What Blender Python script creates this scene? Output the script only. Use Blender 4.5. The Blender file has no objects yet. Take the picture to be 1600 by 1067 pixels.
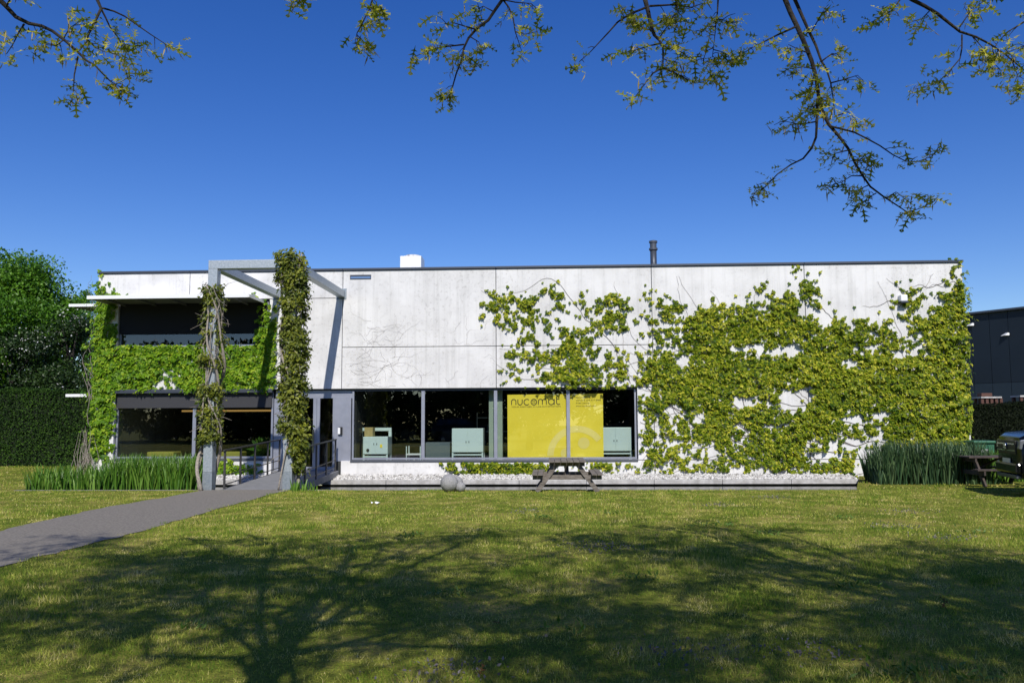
import bpy, math, random
import numpy as np
from math import sin, cos, tan, pi, radians, atan2, sqrt
from mathutils import Vector, Matrix
random.seed(7); RNG = np.random.default_rng(7)
S = bpy.context.scene
COL = S.collection

# ------------------------------------------------------------------ camera
F, PITCH, YAW, ROLL, CY, EYE = 1289.5, 0.08775, 0.0460, -0.00487, 546.0, 1.65
_fw = Vector((-sin(YAW)*cos(PITCH), cos(YAW)*cos(PITCH), sin(PITCH)))
_r0 = Vector((cos(YAW), sin(YAW), 0)); _u0 = _r0.cross(_fw)
_r = _r0*cos(ROLL) + _u0*sin(ROLL); _u = -_r0*sin(ROLL) + _u0*cos(ROLL)
cd = bpy.data.cameras.new('camera'); cam = bpy.data.objects.new('camera', cd); COL.objects.link(cam)
cd.sensor_width = 36; cd.lens = F/1600*36; cd.shift_y = (CY-533.5)/1600; cd.clip_start = .05; cd.clip_end = 3000
m3 = Matrix((_r, _u, -_fw)).transposed()
cam.matrix_world = Matrix.Translation((0, 0, EYE)) @ m3.to_4x4()
S.camera = cam

# ------------------------------------------------------------------ sky, sun, exposure
SUN = Vector((0.135, -1.1, 1.0)).normalized()
W = bpy.data.worlds.new('World'); S.world = W; W.use_nodes = True
nt = W.node_tree; bg = nt.nodes['Background']
sk = nt.nodes.new('ShaderNodeTexSky'); sk.sky_type = 'NISHITA'; sk.sun_disc = False
sk.sun_elevation = math.asin(SUN.z); sk.sun_rotation = atan2(SUN.x, SUN.y)
sk.altitude = 0; sk.air_density = 1.0; sk.dust_density = 0.2; sk.ozone_density = 4.0
hs = nt.nodes.new('ShaderNodeHueSaturation'); hs.inputs['Hue'].default_value = .520; hs.inputs['Saturation'].default_value = 1.32; hs.inputs['Value'].default_value = 1.06
nt.links.new(sk.outputs[0], hs.inputs['Color']); nt.links.new(hs.outputs[0], bg.inputs[0]); bg.inputs[1].default_value = 0.115
sl = bpy.data.lights.new('sun', 'SUN'); sl.energy = 4.8; sl.angle = radians(.53); sl.color = (1, .95, .87)
so = bpy.data.objects.new('sun', sl); COL.objects.link(so)
so.rotation_euler = SUN.to_track_quat('Z', 'Y').to_euler(); so.location = (5, -30, 30)
S.view_settings.view_transform = 'Standard'; S.view_settings.look = 'None'
S.view_settings.exposure = 0.0; S.view_settings.gamma = 1
S.cycles.max_bounces = 6; S.cycles.transparent_max_bounces = 12; S.cycles.diffuse_bounces = 3

# ------------------------------------------------------------------ survey helpers
def ray(px, py): return _fw*F + _r*(px-800) + _u*(CY-py)
def at(px, py, Y):                      # survey of the photograph: the point at depth Y
    d = ray(px, py); t = Y/d.y
    return Vector((d.x*t, Y, EYE+d.z*t))
def gnd(px, py, z=0.0):
    d = ray(px, py); t = (z-EYE)/d.z
    return Vector((d.x*t, d.y*t, z))
def fx(px, py=600, Y=25.4): return at(px, py, Y).x
def fz(py, px=800, Y=25.4): return at(px, py, Y).z

# ------------------------------------------------------------------ materials
def _n(t, k, **kw):
    n = t.nodes.new(k)
    for a, b in kw.items(): setattr(n, a, b)
    return n
def ramp(t, fac, stops):
    r = _n(t, 'ShaderNodeValToRGB'); e = r.color_ramp.elements
    while len(e) < len(stops): e.new(.5)
    for i, (p, c) in enumerate(stops): e[i].position = p; e[i].color = (*c, 1)
    t.links.new(fac, r.inputs[0]); return r.outputs[0]
def noise(t, scale, detail=4, stretch=None, rough=.55, coord='Object'):
    tc = _n(t, 'ShaderNodeTexCoord'); n = _n(t, 'ShaderNodeTexNoise')
    n.inputs['Scale'].default_value = scale; n.inputs['Detail'].default_value = detail; n.inputs['Roughness'].default_value = rough
    src = tc.outputs[coord]
    if stretch:
        mp = _n(t, 'ShaderNodeMapping'); mp.inputs['Scale'].default_value = stretch
        t.links.new(src, mp.inputs[0]); src = mp.outputs[0]
    t.links.new(src, n.inputs[0]); return n.outputs[0]
MATS = {}
def M(name, col, rough=.6, metal=0., col2=None, scale=6., bump=0., bscale=40., spec=.5, stretch=None, pos=(.35, .65)):
    if name in MATS: return MATS[name]
    m = bpy.data.materials.new(name); m.use_nodes = True; t = m.node_tree; b = t.nodes['Principled BSDF']
    b.inputs['Roughness'].default_value = rough; b.inputs['Metallic'].default_value = metal
    b.inputs['Specular IOR Level'].default_value = spec
    b.inputs['Base Color'].default_value = (*col, 1)
    if col2: t.links.new(ramp(t, noise(t, scale, stretch=stretch), [(pos[0], col), (pos[1], col2)]), b.inputs['Base Color'])
    if bump:
        bp = _n(t, 'ShaderNodeBump'); bp.inputs['Strength'].default_value = bump; bp.inputs['Distance'].default_value = .02
        t.links.new(noise(t, bscale), bp.inputs['Height']); t.links.new(bp.outputs[0], b.inputs['Normal'])
    MATS[name] = m; return m
def leafmat(name, stops, trans=.35, rough=.45, spec=.4, patch=None):
    m = bpy.data.materials.new(name); m.use_nodes = True; t = m.node_tree; b = t.nodes['Principled BSDF']
    a = _n(t, 'ShaderNodeAttribute', attribute_name='rnd'); f = a.outputs['Fac']
    if patch:
        ns = noise(t, patch[0], 3); mx = _n(t, 'ShaderNodeMath', operation='MULTIPLY_ADD')
        mx.inputs[1].default_value = patch[1]
        t.links.new(ns, mx.inputs[0]); t.links.new(f, mx.inputs[2])
        sb = _n(t, 'ShaderNodeMath', operation='SUBTRACT'); sb.inputs[1].default_value = patch[1]*.5
        t.links.new(mx.outputs[0], sb.inputs[0]); f = sb.outputs[0]
    c = ramp(t, f, stops); t.links.new(c, b.inputs['Base Color'])
    b.inputs['Roughness'].default_value = rough; b.inputs['Specular IOR Level'].default_value = spec
    tr = _n(t, 'ShaderNodeBsdfTranslucent'); t.links.new(c, tr.inputs[0])
    mix = _n(t, 'ShaderNodeMixShader'); mix.inputs[0].default_value = trans
    t.links.new(b.outputs[0], mix.inputs[1]); t.links.new(tr.outputs[0], mix.inputs[2])
    t.links.new(mix.outputs[0], t.nodes['Material Output'].inputs[0]); MATS[name] = m; return m
def glassmat(name, tint, rough=.0, base=.05):
    m = bpy.data.materials.new(name); m.use_nodes = True; t = m.node_tree
    t.nodes.remove(t.nodes['Principled BSDF'])
    tr = _n(t, 'ShaderNodeBsdfTransparent'); tr.inputs[0].default_value = (*tint, 1)
    gl = _n(t, 'ShaderNodeBsdfGlossy'); gl.inputs['Roughness'].default_value = rough; gl.inputs[0].default_value = (1, 1, 1, 1)
    lw = _n(t, 'ShaderNodeLayerWeight'); lw.inputs[0].default_value = .5
    pw_ = _n(t, 'ShaderNodeMath', operation='POWER'); pw_.inputs[1].default_value = 5; t.links.new(lw.outputs['Facing'], pw_.inputs[0])
    ad = _n(t, 'ShaderNodeMath', operation='MULTIPLY_ADD'); ad.inputs[1].default_value = .9; ad.inputs[2].default_value = base; t.links.new(pw_.outputs[0], ad.inputs[0])
    mx = _n(t, 'ShaderNodeMixShader'); t.links.new(ad.outputs[0], mx.inputs[0])
    t.links.new(tr.outputs[0], mx.inputs[1]); t.links.new(gl.outputs[0], mx.inputs[2])
    t.links.new(mx.outputs[0], t.nodes['Material Output'].inputs[0]); MATS[name] = m; return m
def wallmat():
    m = bpy.data.materials.new('white_concrete'); m.use_nodes = True; t = m.node_tree; b = t.nodes['Principled BSDF']
    base = ramp(t, noise(t, .9, 6), [(.3, (.57, .565, .555)), (.62, (.715, .71, .70))])
    st = ramp(t, noise(t, 1.0, 5, (4.5, 4.5, .16), .7), [(.50, (1, 1, 1)), (.68, (.70, .70, .68)), (.82, (.45, .44, .42))])
    sp = ramp(t, noise(t, 9., 8, None, .75), [(.38, (.78, .77, .76)), (.47, (1, 1, 1))])
    g = ramp(t, noise(t, .45, 3), [(.46, (1, 1, 1)), (.66, (0, 0, 0))])      # where the old creeper left its grime
    m1 = _n(t, 'ShaderNodeMixRGB', blend_type='MULTIPLY'); m1.inputs[0].default_value = .5
    t.links.new(base, m1.inputs[1]); t.links.new(st, m1.inputs[2])
    m2 = _n(t, 'ShaderNodeMixRGB', blend_type='MULTIPLY'); t.links.new(g, m2.inputs[0])
    t.links.new(m1.outputs[0], m2.inputs[1]); t.links.new(sp, m2.inputs[2])
    t.links.new(m2.outputs[0], b.inputs['Base Color']); b.inputs['Roughness'].default_value = .85
    bp = _n(t, 'ShaderNodeBump'); bp.inputs['Strength'].default_value = .25; bp.inputs['Distance'].default_value = .01
    t.links.new(noise(t, 30, 6), bp.inputs['Height']); t.links.new(bp.outputs[0], b.inputs['Normal'])
    MATS['wall'] = m
wallmat()
M('coping', (.055, .065, .085), .45, .3); M('alu', (.36, .38, .45), .38, .55, (.42, .44, .51), 3); M('alu_dark', (.10, .11, .13), .4, .4)
M('galv', (.33, .38, .41), .5, .55, (.46, .50, .53), 22., spec=.5); M('galv_dark', (.22, .26, .29), .55, .5, (.30, .34, .37), 16.)
M('screen', (.035, .036, .042), .85); M('screen_black', (.008, .008, .010), .9); M('white_metal', (.78, .79, .80), .35)
M('under', (.10, .10, .105), .7); M('dark_room', (.035, .037, .036), .9); M('room_floor', (.06, .062, .065), .5)
M('mint', (.60, .70, .69), .4); M('mint_dark', (.18, .26, .27), .5); M('greywall', (.10, .13, .15), .6); M('palegreen', (.32, .38, .31), .7)
M('card', (.42, .32, .13), .8); M('black', (.012, .012, .013), .5); M('rail', (.075, .072, .07), .5, .5)
M('asphalt', (.125, .112, .092), .95, 0, (.25, .226, .188), 26., .35, 220., pos=(.3, .7))
M('conc', (.33, .32, .30), .85, 0, (.50, .49, .47), 5., .4, 60.); M('bridge', (.17, .175, .18), .8, 0, (.22, .22, .225), 5., .3, 90.)
M('pebble', (.64, .63, .60), .8, 0, (.28, .265, .24), 11., pos=(.44, .62)); M('granite', (.20, .20, .20), .85, 0, (.36, .355, .35), 45., .5, 60.)
M('wood_grey', (.10, .085, .072), .85, 0, (.21, .185, .165), 7., .4, 50., stretch=(1, 1, 6)); M('wood_dark', (.045, .035, .03), .85, 0, (.08, .06, .05), 8.)
M('wood_red', (.09, .04, .028), .8); M('bark', (.013, .011, .009), .95, 0, (.034, .029, .024), 18., .8, 40.); M('vine_bark', (.22, .19, .155), .9, 0, (.36, .32, .27), 24., .6, 70.)
M('tendril', (.22, .19, .17), .9); M('yellow', (.90, .68, .05), .42, 0, (.92, .71, .065), 2.); M('yellow_light', (.88, .70, .20), .42); M('ink', (.035, .033, .02), .6); M('ink_soft', (.12, .09, .02), .6)
M('ochre', (.52, .46, .07), .7); M('navy', (.006, .011, .018), .5, .1, (.008, .014, .023), .6); M('navy_low', (.012, .021, .032), .5)
M('car_paint', (.003, .004, .006), .16, .0, spec=.32); M('chrome', (.55, .56, .58), .18, 1.); M('tyre', (.012, .012, .012), .8); M('plate', (.62, .60, .52), .5); M('silver', (.45, .46, .48), .3, .8)
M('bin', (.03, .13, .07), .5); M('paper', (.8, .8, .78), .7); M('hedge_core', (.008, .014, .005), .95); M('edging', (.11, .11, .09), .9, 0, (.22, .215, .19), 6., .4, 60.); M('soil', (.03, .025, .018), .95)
M('light_lens', (.16, .17, .19), .1, .2)
_w = bpy.data.materials.new('pond_water'); _w.use_nodes = True; _b = _w.node_tree.nodes['Principled BSDF']
_b.inputs['Base Color'].default_value = (.012, .016, .012, 1); _b.inputs['Roughness'].default_value = .04; MATS['water'] = _w
_bp = _n(_w.node_tree, 'ShaderNodeBump'); _bp.inputs['Strength'].default_value = .12; _bp.inputs['Distance'].default_value = .02
_w.node_tree.links.new(noise(_w.node_tree, 5, 3), _bp.inputs['Height']); _w.node_tree.links.new(_bp.outputs[0], _b.inputs['Normal'])
glassmat('pane', (.80, .86, .83), 0, .12); glassmat('pane_dark', (.60, .66, .66), 0, .10)
_lm = bpy.data.materials.new('lamp_strip'); _lm.use_nodes = True; _e = _lm.node_tree.nodes['Principled BSDF']
_e.inputs['Base Color'].default_value = (.5, .3, .1, 1); _e.inputs['Emission Color'].default_value = (1, .55, .16, 1); _e.inputs['Emission Strength'].default_value = .55; MATS['lamp_strip'] = _lm
G3 = lambda a, b, c: [(.1, a), (.5, b), (.9, c)]
leafmat('ivy_yellow', G3((.045, .10, .004), (.205, .27, .009), (.54, .52, .045)), .35, .5, .2, patch=(.8, .8))
leafmat('ivy_green', G3((.055, .145, .005), (.15, .29, .009), (.32, .43, .025)), .35, .5, .25, patch=(.8, .5))
leafmat('wisteria', G3((.05, .085, .008), (.14, .17, .016), (.28, .30, .03)), patch=(1.5, .5))
leafmat('oak', G3((.14, .20, .010), (.36, .40, .03), (.62, .58, .09)), .6)
leafmat('catkin', G3((.30, .23, .07), (.38, .30, .09), (.45, .36, .13)), .4)
leafmat('tree_green', G3((.03, .10, .005), (.08, .20, .010), (.16, .32, .022)), .35, patch=(.5, .4))
leafmat('tree_dark', G3((.012, .03, .006), (.022, .05, .010), (.04, .08, .014)), .25)
leafmat('blossom', G3((.6, .6, .56), (.7, .7, .66), (.8, .8, .77)), .3)
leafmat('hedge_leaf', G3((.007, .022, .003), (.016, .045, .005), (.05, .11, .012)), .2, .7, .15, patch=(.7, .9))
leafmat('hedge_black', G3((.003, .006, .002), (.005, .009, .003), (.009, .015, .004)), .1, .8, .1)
leafmat('iris_pale', G3((.045, .13, .012), (.10, .23, .022), (.19, .33, .05)), .3)
leafmat('iris_blue', G3((.03, .075, .028), (.065, .13, .055), (.14, .22, .09)), .3)
leafmat('grass', [(.0, (.055, .13, .008)), (.28, (.165, .265, .022)), (.52, (.325, .38, .05)), (.77, (.55, .50, .13)), (1., (.66, .57, .27))], .3, .6, .25, patch=(1.9, 2.1))
leafmat('broad_leaf', G3((.05, .12, .012), (.09, .18, .02), (.15, .25, .04)), .3)
leafmat('weed', G3((.10, .09, .10), (.16, .14, .15), (.20, .19, .17)), .2)
leafmat('dry_leaf', G3((.16, .07, .03), (.22, .11, .05), (.28, .16, .09)), .2)

# ------------------------------------------------------------------ mesh helpers
def org(o):
    v = Vector((0, 0, 0))
    while o is not None: v += o.location; o = o.parent
    return v
class MB:
    def __init__(s): s.v = []; s.f = []
    def box(s, x0, x1, y0, y1, z0, z1):
        b = len(s.v); s.v += [(x, y, z) for z in (z0, z1) for y in (y0, y1) for x in (x0, x1)]
        s.f += [tuple(b+i for i in q) for q in ((0, 2, 3, 1), (4, 5, 7, 6), (0, 1, 5, 4), (2, 6, 7, 3), (0, 4, 6, 2), (1, 3, 7, 5))]; return s
    def bar(s, a, b, w, h, up=(0, 0, 1)):
        a, b = Vector(a), Vector(b); d = (b-a).normalized(); sd = d.cross(Vector(up))
        if sd.length < 1e-4: sd = Vector((1, 0, 0))
        sd.normalize(); u = sd.cross(d); k = len(s.v)
        for p in (a, b):
            for i, j in ((-1, -1), (1, -1), (1, 1), (-1, 1)): s.v.append(tuple(p+sd*i*w/2+u*j*h/2))
        s.f += [(k, k+1, k+2, k+3), (k+7, k+6, k+5, k+4)]+[(k+i, k+4+i, k+4+(i+1) % 4, k+(i+1) % 4) for i in range(4)]; return s
    def tube(s, pts, rad, n=6, cap=True):
        pts = [Vector(p) for p in pts]; k = len(s.v)
        if not hasattr(rad, '__len__'): rad = [rad]*len(pts)
        prev = None
        for i, p in enumerate(pts):
            d = (pts[min(i+1, len(pts)-1)]-pts[max(i-1, 0)])
            d = d.normalized() if d.length > 1e-9 else Vector((0, 0, 1))
            a = prev if prev is not None else (Vector((0, 0, 1)) if abs(d.z) < .9 else Vector((1, 0, 0)))
            x = a-d*a.dot(d)
            if x.length < 1e-4: x = d.orthogonal()
            x.normalize(); prev = x; y = d.cross(x)
            for j in range(n):
                t = 2*pi*j/n; s.v.append(tuple(p+(x*cos(t)+y*sin(t))*rad[i]))
        for i in range(len(pts)-1):
            for j in range(n):
                a, b = k+i*n+j, k+i*n+(j+1) % n; s.f.append((a, b, b+n, a+n))
        if cap: s.f += [tuple(k+j for j in range(n))[::-1], tuple(k+(len(pts)-1)*n+j for j in range(n))]
        return s
    def lathe(s, c, prof, n=20, axis='z'):
        k = len(s.v); c = Vector(c)
        for r, h in prof:
            for j in range(n):
                t = 2*pi*j/n
                o = Vector((r*cos(t), r*sin(t), h)) if axis == 'z' else (Vector((h, r*cos(t), r*sin(t))) if axis == 'x' else Vector((r*cos(t), h, -r*sin(t))))
                s.v.append(tuple(c+o))
        for i in range(len(prof)-1):
            for j in range(n):
                a, b = k+i*n+j, k+i*n+(j+1) % n; s.f.append((a, b, b+n, a+n))
        s.f += [tuple(k+j for j in range(n))[::-1], tuple(k+(len(prof)-1)*n+j for j in range(n))]; return s
    def poly(s, pts):
        k = len(s.v); s.v += [tuple(p) for p in pts]; s.f.append(tuple(range(k, k+len(pts)))); return s
    def prism(s, pts, y0, y1):             # outline in x,z pulled through y
        n = len(pts); k = len(s.v); s.v += [(x, y0, z) for x, z in pts]+[(x, y1, z) for x, z in pts]
        s.f += [tuple(k+i for i in range(n)), tuple(k+n+i for i in reversed(range(n)))]
        s.f += [(k+i, k+n+i, k+n+(i+1) % n, k+(i+1) % n) for i in range(n)]; return s
    def build(s, name, mat, parent=None, smooth=False, bevel=0):
        o0 = org(parent)
        me = bpy.data.meshes.new(name); me.from_pydata([(v[0]-o0.x, v[1]-o0.y, v[2]-o0.z) for v in s.v], [], s.f); me.update()
        if smooth: me.polygons.foreach_set('use_smooth', [True]*len(me.polygons))
        me.materials.append(MATS[mat]); o = bpy.data.objects.new(name, me); COL.objects.link(o)
        if parent is not None: o.parent = parent
        if bevel:
            b = o.modifiers.new('bevel', 'BEVEL'); b.width = bevel; b.segments = 2; b.limit_method = 'ANGLE'
        return o
def B(*a): return MB().box(*a)
def tag(o, label, cat, group=None, kind=None):
    if label: o['label'] = label
    if cat: o['category'] = cat
    if group: o['group'] = group
    if kind: o['kind'] = kind
    return o
def thing(name, label, cat, loc=(0, 0, 0), group=None):
    o = bpy.data.objects.new(name, None); o.empty_display_size = .2; COL.objects.link(o); o.location = loc
    return tag(o, label, cat, group)
def struct(o): o['kind'] = 'structure'; return o
def copy_tree(o, parent=None):
    c = o.copy(); COL.objects.link(c); c.parent = parent
    for ch in o.children: copy_tree(ch, c)
    return c

IVY = (np.array([(0, .3, .05), (0, 0, 0), (.30, -.12, -.02), (.54, .24, -.06), (.24, .36, .01), (0, .88, -.10), (-.24, .36, .01), (-.54, .24, -.06), (-.30, -.12, -.02)]),
       [(0, i, i+1) for i in range(1, 8)]+[(0, 8, 1)])
OAK = (np.array([(0, -.3, 0), (.06, .10, 0), (-.06, .10, 0), (.07, .55, 0), (-.07, .55, 0), (0, 1.1, -.08),
                 (.34, .26, .05), (.06, .26, 0), (.46, .72, .06), (.07, .60, 0), (.22, 1.0, .02), (-.34, .26, .05), (-.06, .26, 0), (-.46, .72, .06), (-.07, .60, 0), (-.22, 1.0, .02), (.06, .42, 0), (-.06, .42, 0), (.05, .8, 0), (-.05, .8, 0)]),
       [(0, 1, 2), (1, 3, 4), (1, 4, 2), (3, 5, 4), (1, 6, 7), (16, 8, 9), (18, 10, 5), (2, 12, 11), (17, 14, 13), (19, 5, 15)])
DIA = (np.array([(0, 0, 0), (.28, .45, .06), (0, 1, -.05), (-.28, .45, .06)]), [(0, 1, 2), (0, 2, 3)])
NAR = (np.array([(0, 0, 0), (.16, .4, .03), (0, 1, -.08), (-.16, .4, .03)]), [(0, 1, 2), (0, 2, 3)])
BLADE = (np.array([(-.5, 0, 0), (.5, 0, 0), (0, 1, .25)]), [(0, 1, 2)])
def frames(nrm, tip):
    n = nrm/np.linalg.norm(nrm, axis=1, keepdims=True)
    t = tip-(tip*n).sum(1, keepdims=True)*n; t /= np.linalg.norm(t, axis=1, keepdims=True)+1e-9
    return np.stack([np.cross(t, n), t, n], axis=2)
def scatter(name, base, pos, R, sc, mat, parent=None, rnd=None, wid=None):
    bv, bf = base; m, n = len(pos), len(bv); o0 = org(parent)
    b = np.repeat(bv[None], m, 0)
    if wid is not None: b = b.copy(); b[:, :, 0] *= wid[:, None]
    V = np.einsum('mij,mnj->mni', R, b*np.asarray(sc).reshape(-1, 1, 1))+pos[:, None, :]-np.array(o0)
    Fc = (np.array(bf)[None]+(np.arange(m)*n)[:, None, None]).reshape(-1)
    me = bpy.data.meshes.new(name); me.vertices.add(m*n); me.vertices.foreach_set('co', V.reshape(-1).astype(np.float32))
    nf = m*len(bf); me.loops.add(nf*3); me.loops.foreach_set('vertex_index', Fc.astype(np.int32))
    me.polygons.add(nf); me.polygons.foreach_set('loop_start', np.arange(0, nf*3, 3, dtype=np.int32))
    me.update(calc_edges=True)
    at_ = me.attributes.new('rnd', 'FLOAT', 'POINT'); rnd = RNG.random(m) if rnd is None else rnd
    at_.data.foreach_set('value', np.repeat(rnd, n).astype(np.float32))
    me.materials.append(MATS[mat]); o = bpy.data.objects.new(name, me); COL.objects.link(o)
    if parent is not None: o.parent = parent
    o['kind'] = 'stuff'; return o
def rv(m, s=1.): return RNG.normal(0, s, (m, 3))

# ================================================================== THE SETTING
YF = 25.4                                   # depth of the facade
ZR, ZS, ZT, ZB, Z0 = 6.51, 4.0, 2.70, .49, -.05
XL, XR = fx(149, 560), fx(1511, 560)        # building ends
PX0, PX1, PY0, PY1 = gnd(48, 763).x, at(1338, 762, 20.4).x, 20.4, 25.45
PXF = at(1343, 752, PY1).x
g = MB(); xs = [-900, PX0, PX1, 900]; ys = [-300, PY0, PY1, 1500]
for i in range(3):
    for j in range(3):
        X = lambda k, l: PXF if (k == 2 and l >= 2) else xs[k]
        if (i, j) != (1, 1): g.poly([(X(i, j), ys[j], 0), (X(i+1, j), ys[j], 0), (X(i+1, j+1), ys[j+1], 0), (X(i, j+1), ys[j+1], 0)])
MATS['lawn'] = None
lm = bpy.data.materials.new('lawn'); lm.use_nodes = True; t = lm.node_tree; b = t.nodes['Principled BSDF']
c1 = ramp(t, noise(t, .9, 7, None, .7), [(.32, (.09, .14, .014)), (.5, (.21, .23, .034)), (.64, (.38, .32, .09))])
c2 = ramp(t, noise(t, 30, 5, None, .7), [(.3, (.45, .45, .45)), (.7, (1.25, 1.25, 1.2))])
mm = _n(t, 'ShaderNodeMixRGB', blend_type='MULTIPLY'); mm.inputs[0].default_value = 1
t.links.new(c1, mm.inputs[1]); t.links.new(c2, mm.inputs[2]); t.links.new(mm.outputs[0], b.inputs['Base Color']); b.inputs['Roughness'].default_value = .95
b.inputs['Specular IOR Level'].default_value = .1
bp = _n(t, 'ShaderNodeBump'); bp.inputs['Strength'].default_value = .8; bp.inputs['Distance'].default_value = .05
t.links.new(noise(t, 45, 5), bp.inputs['Height']); t.links.new(bp.outputs[0], b.inputs['Normal']); MATS['lawn'] = lm
struct(g.build('ground', 'lawn'))
# pond basin: banks, bed, water
pb = MB().box(PX0-.02, PX1+.02, PY0-.12, PY0, -.9, -.01).box(PX0-.1, PX0, PY0, PY1, -.9, -.01).bar((PX1+.05, PY0, -.455), (PXF+.05, PY1, -.455), .1, .89)
struct(pb.build('pond_bank', 'conc'))
struct(B(PX0, PXF+.1, PY0, PY1, -.95, -.9).build('pond_bed', 'soil'))
w = MB(); w.poly([(PX0, PY0, -.2), (PX1, PY0, -.2), (PX1+(PXF-PX1)*.86, 24.61, -.2), (PX0, 24.61, -.2)]); struct(w.build('pond_water', 'water'))
# path: edges surveyed on the ground
up = [gnd(*p, .008) for p in ((318, 765.5), (250, 778), (170, 791), (90, 808), (0, 829), (-150, 866), (-420, 950))]
lo = [gnd(*p, .008) for p in ((441, 768), (390, 781), (300, 806), (200, 835), (100, 860), (0, 884), (-250, 950))]
up[0].y = lo[0].y = PY0+.02
pm = MB(); k = 6
U = []; L_ = []
for i in range(len(up)-1):
    for j in range(k):
        q = j/k; w1 = Vector((random.uniform(-.05, .05), random.uniform(-.05, .05), 0)) if i+j else Vector()
        w2 = Vector((random.uniform(-.05, .05), random.uniform(-.05, .05), 0)) if i+j else Vector()
        U.append(up[i].lerp(up[i+1], q)+w1); L_.append(lo[i].lerp(lo[i+1], q)+w2)
for i in range(len(U)-1): pm.poly([U[i], L_[i], L_[i+1], U[i+1]])
struct(pm.build('path', 'asphalt'))
PATH = [(p.x, p.y) for p in U]+[(p.x, p.y) for p in reversed(L_)]
def inpoly(x, y, P):
    r = np.zeros(len(x), bool); j = len(P)-1
    for i in range(len(P)):
        xi, yi = P[i]; xj, yj = P[j]
        c = ((yi > y) != (yj > y)) & (x < (xj-xi)*(y-yi)/((yj-yi) or 1e-9)+xi); r ^= c; j = i
    return r
# near pond kerb (thin concrete edging, in lengths)
kx = PX0
while kx < PX1-.1:
    nx = min(kx+2.4, PX1); br = (gnd(316, 765).x-.2, gnd(470, 765).x)
    if not (kx > br[0]-1.2 and nx < br[1]+1.0):
        o = B(kx+.006, nx-.006, PY0-.09, PY0+.03, -.12, .012).build('edging_stone', 'edging', bevel=.008)
        tag(o, 'thin concrete edging length along the lawn side of the pond', 'kerb', 'edging lengths along the pond')
    kx = nx

# ================================================================== THE BUILDING
bld = thing('office_building', 'long white concrete office building with dark roof edge and ivy covered ends', 'building', ((XL+XR)/2, YF, 0))
xa, xb = fx(183, 560), fx(425, 640)                         # left windows
wa0, wa1 = fx(549, 660), fx(995, 660); dr0, dr1 = fx(427, 680), fx(549, 680)
uz0, uz1 = fz(541, 300), fz(470, 300); lz0, lz1 = fz(716, 300), fz(611, 300)
cols = [XL, fx(297, 430), fx(535, 500), fx(775, 500), fx(1019, 500), fx(1259, 500), XR]
gap = .010; TH = .14
def panel(x0, x1, z0, z1):
    if x1-x0 < .05 or z1-z0 < .05: return
    B(x0+gap, x1-gap, YF, YF+TH, z0+gap, z1-gap).build('wall_panel', 'wall', bld, bevel=.006)
for i in range(6):
    x0, x1 = cols[i], cols[i+1]
    if i < 2:                                               # left bay, with windows
        xe = min(x1, xb+.02)
        panel(x0, x1, uz1+.03, ZR-.09)
        if i == 0: panel(x0, xa-.02, ZT, uz1+.03); panel(x0, xa-.02, Z0, ZT)
        if i == 1: panel(xb-.15, x1, ZT, uz1+.03)
        panel(max(x0, xa-.02), min(x1, xb-.15), lz1+.02, uz0-.02)
        panel(max(x0, xa-.02), xe if i == 1 else x1, Z0, lz0-.02)
    else:
        panel(x0, x1, ZS, ZR-.09); panel(x0, x1, ZT, ZS)
        if i >= 4:
            xx = max(x0, wa1+.02) if i == 4 else x0
            panel(xx, x1, ZB, ZT)
        panel(max(x0, fx(523.5, 730)), x1, Z0, ZB)
if True:                                                    # bay 3 reaches over the window; wall right of it
    panel(wa1+.02, cols[4], ZB, ZT)
# backing shell: sides, rear, roof, slab
sh = MB()
D = 14.
sh.box(XL+.02, XL+.25, YF+TH+.01, YF+D, Z0, ZR-.12).box(XR-.25, XR-.02, YF+TH+.01, YF+D, Z0, ZR-.12).box(XL+.02, XR-.02, YF+D, YF+D+.2, Z0, ZR-.12)
sh.build('side_and_rear_wall', 'wall', bld)
B(XL+.03, XR-.03, YF+TH+.005, YF+D, ZR-.35, ZR-.14).build('roof', 'alu_dark', bld)
bk = MB()                                                   # dark backing behind the joints, leaving the openings free
zz = [Z0, ZB, ZT, uz0, uz1, ZR-.13]
bk.box(XL+.26, XR-.26, YF+TH+.01, YF+TH+.06, uz1, ZR-.36).box(xb+.02, XR-.26, YF+TH+.01, YF+TH+.06, ZT+.02, uz1).box(XL+.26, xa-.02, YF+TH+.01, YF+TH+.06, Z0, uz1)
bk.box(xa-.02, xb-.1, YF+TH+.01, YF+TH+.06, lz1+.02, uz0-.02).box(wa1+.05, XR-.26, YF+TH+.01, YF+TH+.06, Z0, ZT+.02).box(xa-.02, dr0-.02, YF+TH+.01, YF+TH+.06, Z0, lz0-.03).box(fx(525, 730), wa1+.05, YF+TH+.01, YF+TH+.06, Z0, ZB-.03)
bk.build('backing_wall', 'dark_room', bld)
cp = [XL-.03]+cols[1:-1]+[XR+.03]
for i in range(6): B(cp[i]+.004, cp[i+1]-.004, YF-.05, YF+.35, ZR-.085, ZR-.018).build('coping', 'coping', bld, bevel=.006)
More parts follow.
